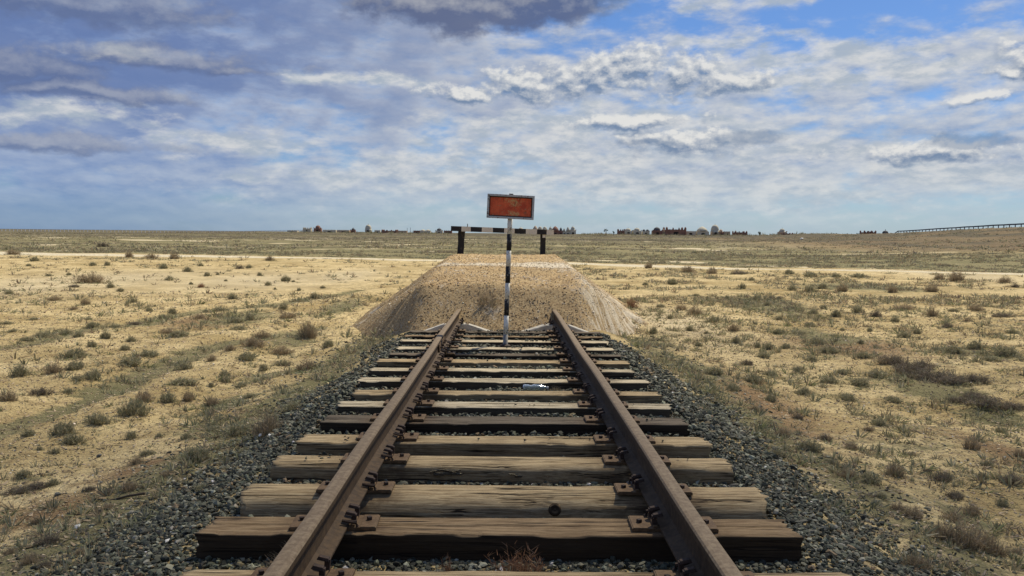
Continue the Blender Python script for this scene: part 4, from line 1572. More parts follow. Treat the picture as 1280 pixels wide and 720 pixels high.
SHRUBS += [Z4(*a) for a in (
    (225, 192, 100, 'g', .85), (262, 228, 92, 'g', .75), (360, 154, 104, 'g', .8), (792, 82, 56, 'd', .9), (100, 198, 58, 'g', .9), (200, 263, 42), (485, 207, 50, 'g', 1.1), (695, 210, 48),
    (597, 202, 34), (78, 354, 74, 'g', .7), (60, 414, 112, 'k', .45), (135, 395, 84, 'k', .6), (192, 384, 52), (330, 404, 56, 'k', .7), (402, 414, 64, 'k', .6), (482, 404, 84, 'd', .7),
    (722, 296, 124, 'g', .9), (790, 186, 84, 'g', .6), (880, 196, 120, 'g', .6), (1000, 196, 124, 'd', .95), (1090, 106, 100, 'g', .6), (545, 272, 64, 'g', .7), (505, 302, 64, 'd', .6),
    (752, 406, 84, 'g', .6), (925, 256, 64, 'g', .5), (172, 606, 92, 'k', .8), (100, 676, 84, 'd', .7), (130, 526, 56, 'd', .6), (145, 248, 26), (20, 520, 40, 'g', .6), (625, 345, 60, 'd', .5),
    (30, 640, 60, 'd', .6), (400, 470, 60, 'd', .4), (660, 470, 50, 'd', .5), (300, 640, 60, 'd', .5), (160, 690, 70, 'k', .7))]
SHRUBS += [Z5(*a) for a in (
    (155, 142, 38), (378, 157, 34), (428, 197, 46, 'g', .9), (475, 192, 26, 'k'), (498, 190, 20, 'k'), (205, 104, 52, 'd', .6), (285, 109, 48, 'd', .6), (372, 110, 64, 'k', .4),
    (26, 219, 42, 'r', 1.0), (540, 162, 34), (600, 167, 40), (640, 157, 38), (702, 166, 48, 'd', .8), (862, 170, 34, 'd', 1.1), (990, 167, 52, 'd', .8), (1072, 133, 66, 'd', .8), (1012, 128, 34, 'd'),
    (1225, 138, 50, 'd', .6), (1256, 152, 28, 'k'), (95, 299, 38, 'g', .9), (150, 252, 24), (228, 240, 56, 'd', .8), (290, 264, 52, 'g', .8), (352, 293, 46, 'd', .9), (265, 300, 18), (212, 291, 34),
    (362, 330, 42), (185, 224, 42, 'd', .6), (500, 300, 48, 'g', .6), (598, 278, 38, 'g', .8), (500, 257, 28), (606, 238, 32), (536, 221, 52, 'k', .35), (682, 246, 42, 'g', 1.0),
    (750, 233, 44), (810, 247, 40, 'k', 1.1), (905, 224, 72, 'd', .4), (992, 245, 44, 'd', 1.0), (1036, 281, 32, 'k', 1.0), (870, 262, 32), (1130, 228, 54, 'd', .7), (1212, 246, 64, 'k', .4),
    (1190, 306, 22, 'k'), (397, 401, 44, 'k', .8), (450, 377, 48, 'g', .7), (520, 348, 34), (465, 352, 40), (625, 334, 64, 'g', .6), (662, 364, 72, 'g', .6), (605, 389, 62, 'g', .5), (760, 333, 28),
    (790, 293, 24), (415, 458, 64, 'g', .7), (470, 434, 52, 'g', .5), (295, 434, 72, 'g', .7), (660, 459, 64, 'g', .6), (725, 516, 54, 'g', .7), (580, 494, 44), (472, 518, 44), (347, 484, 44),
    (560, 577, 38, 'k', .9), (822, 594, 64, 'g', .6), (870, 519, 62, 'g', .5), (1130, 350, 54, 'g', 1.0), (1060, 364, 82, 'g', .6), (1232, 374, 104, 'g', .6), (1180, 389, 64, 'g', .5),
    (902, 313, 42, 'g', .9), (770, 379, 72, 'g', .5), (760, 470, 90, 'g', .5), (820, 440, 80, 'g', .5), (840, 398, 50, 'd', .7), (705, 430, 60, 'g', .5), (560, 420, 40, 'g', .6), (240, 340, 26),
    (430, 345, 30), (80, 90, 30, 'd'), (530, 110, 44, 'g', .6), (600, 118, 50, 'g', .6), (680, 120, 50, 'g', .5), (755, 120, 50, 'g', .5), (460, 210, 24), (330, 190, 22), (70, 145, 22), (410, 130, 22),
    (1060, 230, 40, 'g', .5), (940, 300, 30), (1100, 262, 30, 'd', .6), (1250, 300, 44, 'g', .6), (700, 290, 26, 'g', .6), (640, 220, 24), (570, 300, 34, 'g', .4), (230, 180, 30, 'g', .5), (120, 215, 36, 'g', .5))]
SHRUBS += [Z5(*a) for a in (
    (870, 402, 96, 'K', .8), (925, 430, 120, 'K', .7), (990, 455, 150, 'K', .6), (1060, 462, 110, 'K', .55), (1135, 458, 100, 'K', .6), (960, 415, 90, 'K', .7), (1130, 510, 90, 'K', .5),
    (1185, 542, 150, 'K', .5), (1260, 545, 90, 'K', .5), (1080, 520, 70, 'K', .5))]
SHRUBS += [Z6(*a) for a in (
    (415, 134, 44, 'k', .9), (725, 159, 64, 'g', .7), (1180, 184, 62, 'g', .6), (1070, 246, 74, 'd', .9), (470, 256, 94, 'g', .8), (517, 216, 64, 'k', .9), (362, 196, 72, 'd', .6), (342, 276, 72, 'g', .7),
    (602, 356, 94, 'd', .6), (682, 376, 124, 'g', .6), (782, 346, 84, 'd', .8), (962, 371, 96, 'k', .8), (1130, 313, 44), (1110, 358, 44), (1222, 378, 94, 'k', .8), (1250, 274, 50, 'd', .9),
    (1010, 430, 84, 'k', .6), (1187, 460, 62, 'g', .8), (1072, 496, 92, 'd', .7), (1060, 620, 180, 'd', .75), (965, 590, 130, 'd', .7), (1150, 640, 130, 'd', .7), (850, 505, 84, 'd', .7),
    (862, 700, 124, 'd', .6), (790, 475, 64, 'd', .6), (682, 176, 44, 'd', .6), (617, 246, 66, 'd', .6), (310, 64, 44, 'g', .6), (592, 56, 64, 'g', .6), (420, 40, 50, 'g', .6), (250, 100, 50, 'd', .5),
    (730, 430, 60, 'g', .6), (1000, 520, 80, 'd', .7), (540, 300, 60, 'g', .6), (900, 330, 40, 'k', .6), (845, 270, 40, 'd', .5), (1240, 640, 50, 'd', .6), (180, 20, 44, 'g', .6))]
KN = {'g': ('green', 'grey-green', 'tuft'), 'd': ('dry', 'dry brown', 'shrub'), 'k': ('dark', 'dark twiggy', 'shrub'), 'K': ('dark', 'dead dark', 'brushwood'), 'r': ('rusty', 'rust-brown', 'tumbleweed')}
ORD = ['first', 'second', 'third', 'fourth', 'fifth', 'sixth', 'seventh', 'eighth', 'ninth', 'tenth', 'eleventh', 'twelfth', 'thirteenth', 'fourteenth', 'fifteenth', 'sixteenth', 'seventeenth', 'eighteenth', 'nineteenth', 'twentieth']


def zone(px, py, x, y):
    if px < 640:
        if py < 322: return 'on the olive plain beyond the left dirt road'
        if py < 342: return 'on the sand just before the left dirt road'
        if py < 370: return 'on the pale bare sand at left'
        if py < 404: return 'around the farther grassy rut at left'
        if py < 428: return 'just in front of the farther grassy rut'
        if py < 450: return 'between the two grassy ruts at left'
        if py < 482: return 'level with the nearer grassy rut'
        if abs(x) < 3.1: return 'along the left edge of the ballast'
        if py < 520: return 'on cracked soil beside the nearer rut'
        if py < 580: return 'on the cracked soil at lower left'
        return 'in the bottom left corner'
    if abs(x) < 3.0 and y < 14: return 'along the right edge of the ballast'
    if py < 345: return 'by the dirt track at the upper right'
    if py < 362: return 'on the scrubby flat below the right dirt track'
    if py < 380: return 'on the sandy slope right of the mound'
    if py < 402: return 'in the middle of the sandy slope at right'
    if py < 430: return 'on the grassy sand above the dead brush'
    if py < 460: return 'level with the dead brush at right'
    if py < 500: return 'just below the dead brush at right'
    if py < 560: return 'on bare sand at the lower right'
    if py < 620: return 'between sand and ballast at lower right'
    return 'in the bottom right corner'


def plant_shrubs():
    rng = random.Random(3)
    items = []
    for (px, py, w, k, h) in SHRUBS:
        x, y = ground_at(px, py)
        items.append((px, py, w, k, h, x, y))
    groups = {}
    for it in items:
        groups.setdefault((it[3], zone(it[0], it[1], it[5], it[6])), []).append(it)
    for (k, zn), lst in groups.items():
        lst.sort(key=lambda a: a[0])
        kind, adj, noun = KN[k]
        for n, (px, py, w, kk, h, x, y) in enumerate(lst):
            me = PLANT[kind][rng.randrange(6)]
            name = {'g': 'grass_tuft', 'd': 'dry_shrub', 'k': 'dark_shrub', 'K': 'dead_brushwood', 'r': 'tumbleweed'}[k]
            o = link(name, me)
            wm = w / F_PX * y * 1.18
            z = height(np.array(x), np.array(y)).item()
            o.location = (x, y + wm * 0.18, z)
            o.scale = (wm, wm * rng.uniform(0.8, 1.05), wm * h * rng.uniform(0.92, 1.08))
            o.rotation_euler = (0, 0, rng.uniform(-0.5, 0.5))
            q = rng.choice([0, 1])
            if q: o.scale.x = -o.scale.x
            if len(lst) == 1:
                lab = f'{adj} {noun} alone of its kind {zn}'
            elif n == 0:
                lab = f'leftmost {adj} {noun} {zn}'
            elif n == len(lst) - 1:
                lab = f'rightmost {adj} {noun} {zn}'
            else:
                lab = f'{ORD[n] if n < 20 else ORD[19]} {adj} {noun} from left {zn}'
            gk = {'g': 'grey-green tufts on the steppe', 'd': 'dry brown shrubs on the steppe', 'k': 'dark twiggy shrubs on the steppe', 'K': 'dead brushwood heaped at right', 'r': 'rust-brown tumbleweeds'}[k]
            tag(o, lab, noun, gk)


plant_shrubs()


def weed(kind, x, y, z, w, h, label, name='dry_weed'):
    V, F, C = plant_arrays(kind, int(abs(x) * 1000) + 3, 60)
    me = mesh_np(name, V, F, C)
    o = link(name, me, M['veg'], loc=(x, y, z))
    o.scale = (w, w * 0.6, h)
    return tag(o, label, 'weed', 'dry weeds between the sleepers')


weed('rusty', 0.065, 3.60, SLOPE * 3.6 - 0.12, 0.33, 0.20, 'reddish dry weed standing before the split brown sleeper')
weed('rusty', -0.255, 3.60, SLOPE * 3.6 - 0.12, 0.08, 0.12, 'tiny reddish weed sprig left of the larger reddish weed')
weed('dry', 0.245, 4.78, SLOPE * 4.8 - 0.11, 0.16, 0.12, 'thin dry weed in front of the splintered sleeper')
weed('dry', -1.20, 6.52, SLOPE * 6.5 - 0.10, 0.20, 0.14, 'dry weed by the left end of the seventh sleeper')
weed('dry', 0.14, 8.98, SLOPE * 9 - 0.06, 0.12, 0.13, 'small round dry weed before the third sleeper behind the bottle')
weed('dry', 0.46, 7.80, SLOPE * 7.8 - 0.07, 0.15, 0.10, 'dry brown weed just right of the plastic bottle')
weed('dry', -0.50, 13.62, -0.17, 0.95, 0.55, 'large dry brown bush at the foot of the mound left of the post') if False else None
o = weed('dry', -0.31, 14.05, mound_z(np.array(-.31), np.array(14.05)).item() - 0.04, 0.55, 0.50, 'large dry brown bush at the mound foot, left of the sign post')
weed('dark', -0.93, 3.62, SLOPE * 3.6 - 0.10, 0.30, 0.22, 'tangle of dark twigs under the left rail before the split sleeper', 'twig_tangle')


def scatter_plants(name, label, kinds, x, y, z, wd, hf, rng, nst=9, mat_=None, seedbase=900, nvar=8):
    """one mesh of many little plants"""
    tmpl = []
    for q in range(nvar):
        kd = kinds[q % len(kinds)]
        tmpl.append(plant_simple(kd, seedbase + q, nst))
    VV, FF, CC, off = [], [], [], 0
    pick = rng.integers(0, nvar, len(x))
    for q in range(nvar):
        sel = np.where(pick == q)[0]
        if len(sel) == 0: continue
        V, F, C = tmpl[q]
        a = rng.uniform(0, 6.283, len(sel))
        ca, sa = np.cos(a)[:, None], np.sin(a)[:, None]
        w = wd[sel][:, None]
        X = (V[None, :, 0] * ca - V[None, :, 1] * sa) * w + x[sel][:, None]
        Y = (V[None, :, 0] * sa + V[None, :, 1] * ca) * w + y[sel][:, None]
        Zz = V[None, :, 2] * w * hf[sel][:, None] + z[sel][:, None]
        VV.append(np.stack([X, Y, Zz], -1).reshape(-1, 3))
        FF.append((F[None] + (np.arange(len(sel)) * len(V))[:, None, None]).reshape(-1, 3) + off)
        CC.append((C[None] * rng.uniform(0.75, 1.25, (len(sel), 1, 1))).reshape(-1, 3))
        off += len(sel) * len(V)
    me = mesh_np(name, np.concatenate(VV), np.concatenate(FF), np.concatenate(CC))
    return tag(link(name, me, M['veg']), label, kind='stuff')


def plant_simple(kind, seed, nst):
    rng = np.random.default_rng(seed)
    V, F, C = [], [], []
    pal = PAL[kind]
    for s in range(nst):
        az = rng.uniform(0, 6.283)
        u = rng.random() ** 0.7
        b = np.array((math.cos(az) * u * 0.22, math.sin(az) * u * 0.22, -0.05))
        d = np.array((math.cos(az) * u * 0.85, math.sin(az) * u * 0.85, 1.0 - 0.5 * u))
        d /= np.linalg.norm(d)
        col = np.array(pal[rng.choice(len(pal))])
        ribbon(V, F, C, b, d, rng.uniform(0.35, 0.62), 0.75 / nst ** 0.85, col, 0.3, rng, 1)
    return np.array(V), np.array(F), np.array(C)


def ground_cover():
    rng = np.random.default_rng(77)
    # near grass, thick where the photograph shows strips and patches
    n = 120000
    y = 2.8 + 24 * rng.random(n) ** 1.25
    x = rng.uniform(-1, 1, n) * (y * 0.72 + 1.2)
    gm = grass_mask(x, y)
    cl = fbm(x / 0.55, y / 0.55, 301, 3)
    prob = np.clip(gm - 0.12, 0, 1) * sstep(0.38, 0.62, cl) * np.where(y < 12, 0.60, 0.42)
    prob = np.maximum(prob, np.where(x > 0, 0.34, 0.10) * sstep(0.42, .6, cl))
    edge = np.abs(x)
    prob = np.maximum(prob, (0.22 + 0.3 * sstep(7, 11, y)) * sstep(0.44, 0.58, fbm(x / 0.35, y / 0.35, 333, 3)) * sstep(1.7, 1.95, edge) * sstep(2.7, 2.4, edge))
    prob *= sstep(1.65, 2.2, edge) * 1.0
    keep = (rng.random(n) < prob) & ((mound_z(x, y) < height(x, y) + 0.14) | (y < 12.9))
    x, y = x[keep], y[keep]
    w = (0.035 + 0.12 * rng.random(len(x)) ** 2.2) * (0.9 + y / 16)
    hf = rng.uniform(0.5, 1.1, len(x))
    sx, sy, sw = [], [], []
    for (px_, py_, w_, k_, h_) in SHRUBS:
        gx_, gy_ = ground_at(px_, py_)
        rr = w_ / F_PX * gy_
        m_ = 26
        an, dd = rng.uniform(0, 6.283, m_), rr * (0.15 + 0.75 * rng.random(m_) ** 0.8)
        sx.append(gx_ + np.cos(an) * dd * 1.1)
        sy.append(gy_ + rr * 0.18 + np.sin(an) * dd)
        sw.append(np.clip(rr * rng.uniform(0.12, 0.38, m_), 0.03, 0.28))
    sx, sy, sw = np.concatenate(sx), np.concatenate(sy), np.concatenate(sw)
    x, y, w = np.concatenate([x, sx]), np.concatenate([y, sy]), np.concatenate([w, sw])
    hf = np.concatenate([hf, rng.uniform(0.4, 0.9, len(sx))])
    scatter_plants('ground_cover', 'low grey-green grass and herbs creeping over the soil', ['green', 'green', 'dry', 'grass', 'green', 'dry'], x, y, np.maximum(height(x, y), np.where(y > 12.9, mound_z(x, y), -9)), w, hf, rng, 14)
    # straw and dead stems between the plants
    n = 14000
    y = 2.8 + 18 * rng.random(n) ** 1.3
    x = rng.uniform(-1, 1, n) * (y * 0.72 + 1.2)
    keep = (np.abs(x) > 2.1) & (mound_z(x, y) < height(x, y)) & (rng.random(n) < 0.25 + 0.5 * grass_mask(x, y))
    x, y = x[keep], y[keep]
    scatter_plants('dead_stems', 'dead straw and twigs lying on the soil', ['dry', 'dark', 'dry'], x, y, height(x, y) + 0.004, rng.uniform(0.05, 0.14, len(x)), rng.uniform(0.1, 0.3, len(x)), rng, 5, seedbase=1300)
    # middle distance
    n = 60000
    y = 24 + 62 * rng.random(n) ** 1.1
    x = rng.uniform(-1, 1, n) * (y * 0.70)
    gm = grass_mask(x, y)
    cl = fbm(x / 1.8, y / 1.8, 303, 3)
    dr = seg_dist(x, y, ROAD)
    keep = (rng.random(n) < (np.where(x > 0, 0.14, 0.04) + 0.75 * np.clip(gm - .1, 0, 1)) * sstep(0.40, 0.60, cl)) & (dr > 2.6) & ((mound_z(x, y) < height(x, y)) | (y > 32))
    x, y = x[keep], y[keep]
    w = rng.uniform(0.14, 0.42, len(x)) * (0.7 + y / 110)
    scatter_plants('scrub', 'small tufts dotted over the middle of the plain', ['green', 'dry', 'green', 'dark', 'green'], x, y, height(x, y), w, rng.uniform(0.4, 0.9, len(x)), rng, 10, seedbase=1500)
    # far plain
    n = 42000
    y = 80 + 380 * rng.random(n) ** 1.35
    x = rng.uniform(-1, 1, n) * (y * 0.70)
    cl = fbm(x / 7, y / 7, 307, 3)
    keep = rng.random(n) < sstep(0.42, 0.62, cl) * 0.8
    x, y = x[keep], y[keep]
    w = rng.uniform(0.35, 1.2, len(x)) * (0.75 + y / 500)
    scatter_plants('far_scrub', 'dark specks of scrub on the far plain', ['green', 'dark', 'dry', 'green'], x, y, height(x, y), w, rng.uniform(0.35, 0.7, len(x)), rng, 7, seedbase=1700)


ground_cover()

# a dry stick on the left
x0, y0 = ground_at(116, 626)
x1, y1 = ground_at(181, 622)
z0 = float(height(np.array(x0), np.array(y0))); z1 = float(height(np.array(x1), np.array(y1)))
st = MB()
st.tube([(0, 0, 0.012), ((x1 - x0) * .35, (y1 - y0) * .4, 0.022), ((x1 - x0) * .7, (y1 - y0) * .7, (z1 - z0) * .7 + 0.02), (x1 - x0, y1 - y0, z1 - z0 + .03)], [0.005, 0.007, 0.008, 0.010], 7)
o = st.build('stick', M['bark'], loc=(x0, y0, z0), smooth=True)
tag(o, 'straight dry brown stick lying from the sand onto the left ballast', 'stick')

# crumpled clear bottle between two sleepers
bt = empty('plastic_bottle', (x_at(655, 7.72), 7.72, SLOPE * 7.7 - 0.020), 0.0)
tag(bt, 'crumpled clear plastic bottle lying on the ballast between two sleepers', 'bottle')
mtb, g = mat('clear_plastic', 0.12, 0.5)
g.b.inputs['Transmission Weight'].default_value = 0.6
base(g, (0.42, 0.47, 0.42))
n = 20
prof = [(0.010, 0.0), (0.026, 0.002), (0.031, 0.012), (0.029, 0.03), (0.032, 0.05), (0.029, 0.075), (0.033, 0.10), (0.030, 0.125), (0.033, 0.15), (0.030, 0.172), (0.020, 0.195), (0.013, 0.208), (0.0125, 0.222)]
mb = MB()
mb.lathe(prof, n)
mb.V = [(v[0] * (1 - 0.25 * math.sin(v[2] * 17) ** 2), v[1], v[2]) for v in mb.V]
mb.V = [(v[2], v[0] + 0.006 * math.sin(v[2] * 40), v[1] + 0.004 * math.sin(v[2] * 70 + v[0] * 60)) for v in mb.V]
mb.F = [f[::-1] for f in mb.F]
mb.build('body', mtb, bt, smooth=True)
cp = MB()
cp.tube([(0.221, 0.003, 0), (0.238, 0.003, 0)], 0.0155, 14)
cp.build('cap', plain_mat('white_plastic', (0.62, 0.62, 0.58)), bt)

# ------------------------------------------------------------------ far guard rails
cpts = [at_depth(1118, 291, 300), ]
rail_pts = []
for t in np.linspace(0, 1, 56):
    y = 300 - t * 175
    x = np.interp(y, [p[1] for p in CREST], [p[0] for p in CREST])
    rail_pts.append((float(x), float(y), float(height(np.array(x), np.array(y)))))
gr = empty('guard_rail', rail_pts[0])
tag(gr, 'dark roadside guard rail along the crest of the embankment at right', 'guard rail')
b0 = Vector(rail_pts[0])
mb = MB()
for k in range(len(rail_pts) - 1):
    a, b = Vector(rail_pts[k]) - b0, Vector(rail_pts[k + 1]) - b0
    ha = 0.78 if k > 0 else 0.10
    V = []
    for (p, h) in ((a, ha), (b, 0.78)):
        for (dx, dz) in ((-0.05, -0.17), (0.03, -0.17), (0.03, 0.17), (-0.05, 0.17)):
            V.append((p.x + dx, p.y, p.z + h + dz))
    mb._add(V, [(0, 1, 5, 4), (1, 2, 6, 5), (2, 3, 7, 6), (3, 0, 4, 7), (0, 3, 2, 1), (4, 5, 6, 7)])
mb.build('rail_beam', M['far_dark'], gr)
pm = MB()
pm.box((0, 0, 0.2), (0.16, 0.18, 1.2))
pme = mesh_py('post', pm.V, pm.F)
for k in range(1, len(rail_pts)):
    o = link('post', pme, M['far_dark'], gr)
    o.location = Vector(rail_pts[k]) - b0 + Vector((0.08, 0, 0))

# far pale fence on the left horizon
fy = 640.0
fp = []
for k in range(97):
    px = -12 + k * 4.35
    X = (px - 633) / F_PX * fy
    fp.append((X, fy + 0.10 * X, 0))
fz = [float(height(np.array(p[0]), np.array(p[1]))) for p in fp]
fn = empty('roadside_fence', (fp[0][0], fp[0][1], fz[0]))
tag(fn, 'long pale fence of tiny posts along the far left horizon', 'fence')
f0 = Vector(fn.location)
pm = MB()
pm.box((0, 0, 0.8), (0.34, 0.3, 2.0))
pme2 = mesh_py('post', pm.V, pm.F)
for p, z in zip(fp, fz):
    o = link('post', pme2, M['far_white'], fn)
    o.location = Vector((p[0], p[1], z)) - f0
mb = MB()
for k in range(len(fp) - 1):
    a = Vector((fp[k][0], fp[k][1], fz[k])) - f0
    b = Vector((fp[k + 1][0], fp[k + 1][1], fz[k + 1])) - f0
    V = []
    for p in (a, b):
        for (dy, dz) in ((0.2, 1.45), (0.35, 1.45), (0.35, 1.70), (0.2, 1.70)):
            V.append((p.x, p.y - dy, p.z + dz))
    mb._add(V, [(0, 1, 5, 4), (1, 2, 6, 5), (2, 3, 7, 6), (3, 0, 4, 7)])
mb.build('rail', M['far_white'], fn)


# ------------------------------------------------------------------ necropolis on the skyline
def arch_dome(r, h, pointed=1.0):
    prof = []
    for k in range(9):
        t = k / 8
        a = t * math.pi / 2
        prof.append((max(r * math.cos(a) ** (1.0 / pointed if pointed > 1 else 1), 0.02), h * math.sin(a)))
    return prof


def tomb(px, top, base_y, wpx, kind, wall, dome, label, D=520.0, cat='mausoleum', group='tombs and mausoleums on the skyline'):
    sc = D / F_PX
    W = wpx * sc
    X, _, zb = at_depth(px, base_y, D)
    ztop = at_depth(px, top, D)[2]
    zg = float(height(np.array(X), np.array(D)))
    Hh = ztop - zb
    name = {'dome': 'domed_mausoleum', 'ovoid': 'domed_mausoleum', 'fort': 'walled_tomb', 'pyramid': 'tomb', 'wall': 'tomb_wall', 'twin': 'double_domed_mausoleum'}[kind]
    t = empty(name, (X, D, min(zg, zb)))
    tag(t, label, cat, group)
    dz = zb - min(zg, zb)     # foundations reach the ground
    dep = W * 0.85

    def walls(w, d, h, cren=0, c=(0, 0)):
        mb = MB()
        mb.box((c[0], c[1], (h + dz) / 2 - 0.4), (w, d, h + dz + 0.8), None, 0.97)
        if cren:
            nn = max(3, int(w / 1.1))
            for q in range(nn):
                xx = -w * 0.47 + q * w * 0.94 / (nn - 1)
                mb.box((c[0] + xx, c[1] - d * 0.44, h + dz + 0.2), (w / nn * 0.5, 0.35, 0.5))
        return mb.build('wall', M[wall], t)

    def door(w, d, h, c=(0, 0)):
        mb = MB()
        dw, dh = w * 0.16, h * 0.55
        pts = [(-dw, 0), (dw, 0), (dw, dh * .7), (dw * .6, dh * .92), (0, dh), (-dw * .6, dh * .92), (-dw, dh * .7)]
        V = [(c[0] + a, c[1] - d / 2 - 0.05, b + dz) for a, b in pts] + [(c[0] + a, c[1] - d / 2 + 0.2, b + dz) for a, b in pts]
        F = [tuple(range(7)), tuple(range(13, 6, -1))] + [(i, i + 7, (i + 1) % 7 + 7, (i + 1) % 7) for i in range(7)]
        mb._add(V, F)
        mb.build('doorway', M['opening'], t)

    if kind == 'dome':
        hw = Hh * 0.52
        walls(W, dep, hw, 1)
        m = MB().lathe([(W * 0.36, hw + dz - 0.3), (W * 0.36, hw + dz + Hh * 0.06)] + [(r, z + hw + dz + Hh * 0.06) for r, z in arch_dome(W * 0.35, Hh * 0.42, 1.2)], 16)
        m.build('dome', M[dome], t, smooth=True)
        f = MB().tube([(0, 0, Hh + dz - 0.1), (0, 0, Hh + dz + 0.5)], 0.10, 5)
        f.build('finial', M['dome_dark'], t)
        door(W, dep, hw)
    elif kind == 'twin':
        hw = Hh * 0.55
        walls(W, dep, hw, 1)
        for s in (-1, 1):
            m = MB().lathe([(r, z + hw + dz - 0.05) for r, z in arch_dome(W * 0.235, Hh * 0.45, 1.1)], 14, (s * W * 0.245, 0, 0))
            m.build('dome', M[dome], t, smooth=True)
        door(W, dep, hw)
    elif kind == 'ovoid':
        hw = Hh * 0.35
        walls(W * 0.92, dep * .9, hw)
        prof = [(W * 0.47, dz + hw * 0.4), (W * 0.50, hw + dz)] + [(r, z + hw + dz) for r, z in arch_dome(W * 0.49, Hh * 0.65, 1.25)]
        MB().lathe(prof, 18).build('dome', M[dome], t, smooth=True)
        MB().tube([(0, 0, Hh + dz - 0.1), (0, 0, Hh + dz + 0.6)], 0.12, 5).build('finial', M['dome_dark'], t)
        door(W, W * 0.98, Hh * 0.5)
    elif kind == 'pyramid':
        hw = Hh * 0.40
        walls(W, dep, hw)
        prof = [(W * 0.50, hw + dz - .05), (W * 0.38, Hh * 0.66 + dz), (W * 0.22, Hh * 0.86 + dz), (W * 0.08, Hh * 0.96 + dz), (0.05, Hh + dz)]
        MB().lathe(prof, 14).build('dome', M[dome], t, smooth=True)
        door(W, dep, hw)
    elif kind in ('fort', 'wall'):
        hw = Hh * (0.62 if kind == 'fort' else 0.9)
        mb = MB()
        for (cx, cy, dx, dy) in ((0, -dep / 2, W, 0.5), (0, dep / 2, W, 0.5), (-W / 2, 0, 0.5, dep), (W / 2, 0, 0.5, dep)):
            mb.box((cx, cy, (hw + dz) / 2 - 0.4), (dx, dy, hw + dz + 0.8))
        nn = max(4, int(W / 0.9))
        for q in range(nn):
            xx = -W * 0.44 + q * W * 0.88 / (nn - 1)
            mb.box((xx, -dep / 2, hw + dz + 0.15), (W / nn * 0.45, 0.5, 0.4 if kind == 'fort' else 0.2))
        mb.build('wall', M[wall], t)
        if kind == 'fort':
            for sx in (-1, 1):
                for sy in (-1, 1):
                    MB().tube([(sx * W / 2, sy * dep / 2, -0.5), (sx * W / 2, sy * dep / 2, Hh * .86 + dz), (sx * W / 2, sy * dep / 2, Hh + dz)], [W * 0.055 + 0.15, W * 0.045 + .15, 0.08], 8).build('turret', M[wall], t)
            for sx in (-1, 1):
                MB().box((sx * W * 0.16, -dep / 2 - .02, (Hh * .88 + dz) / 2 - .3), (0.6, 0.7, Hh * .88 + dz + .6)).build('gate_pier', M[wall], t)
        door(W, dep + 0.5, hw)
    return t


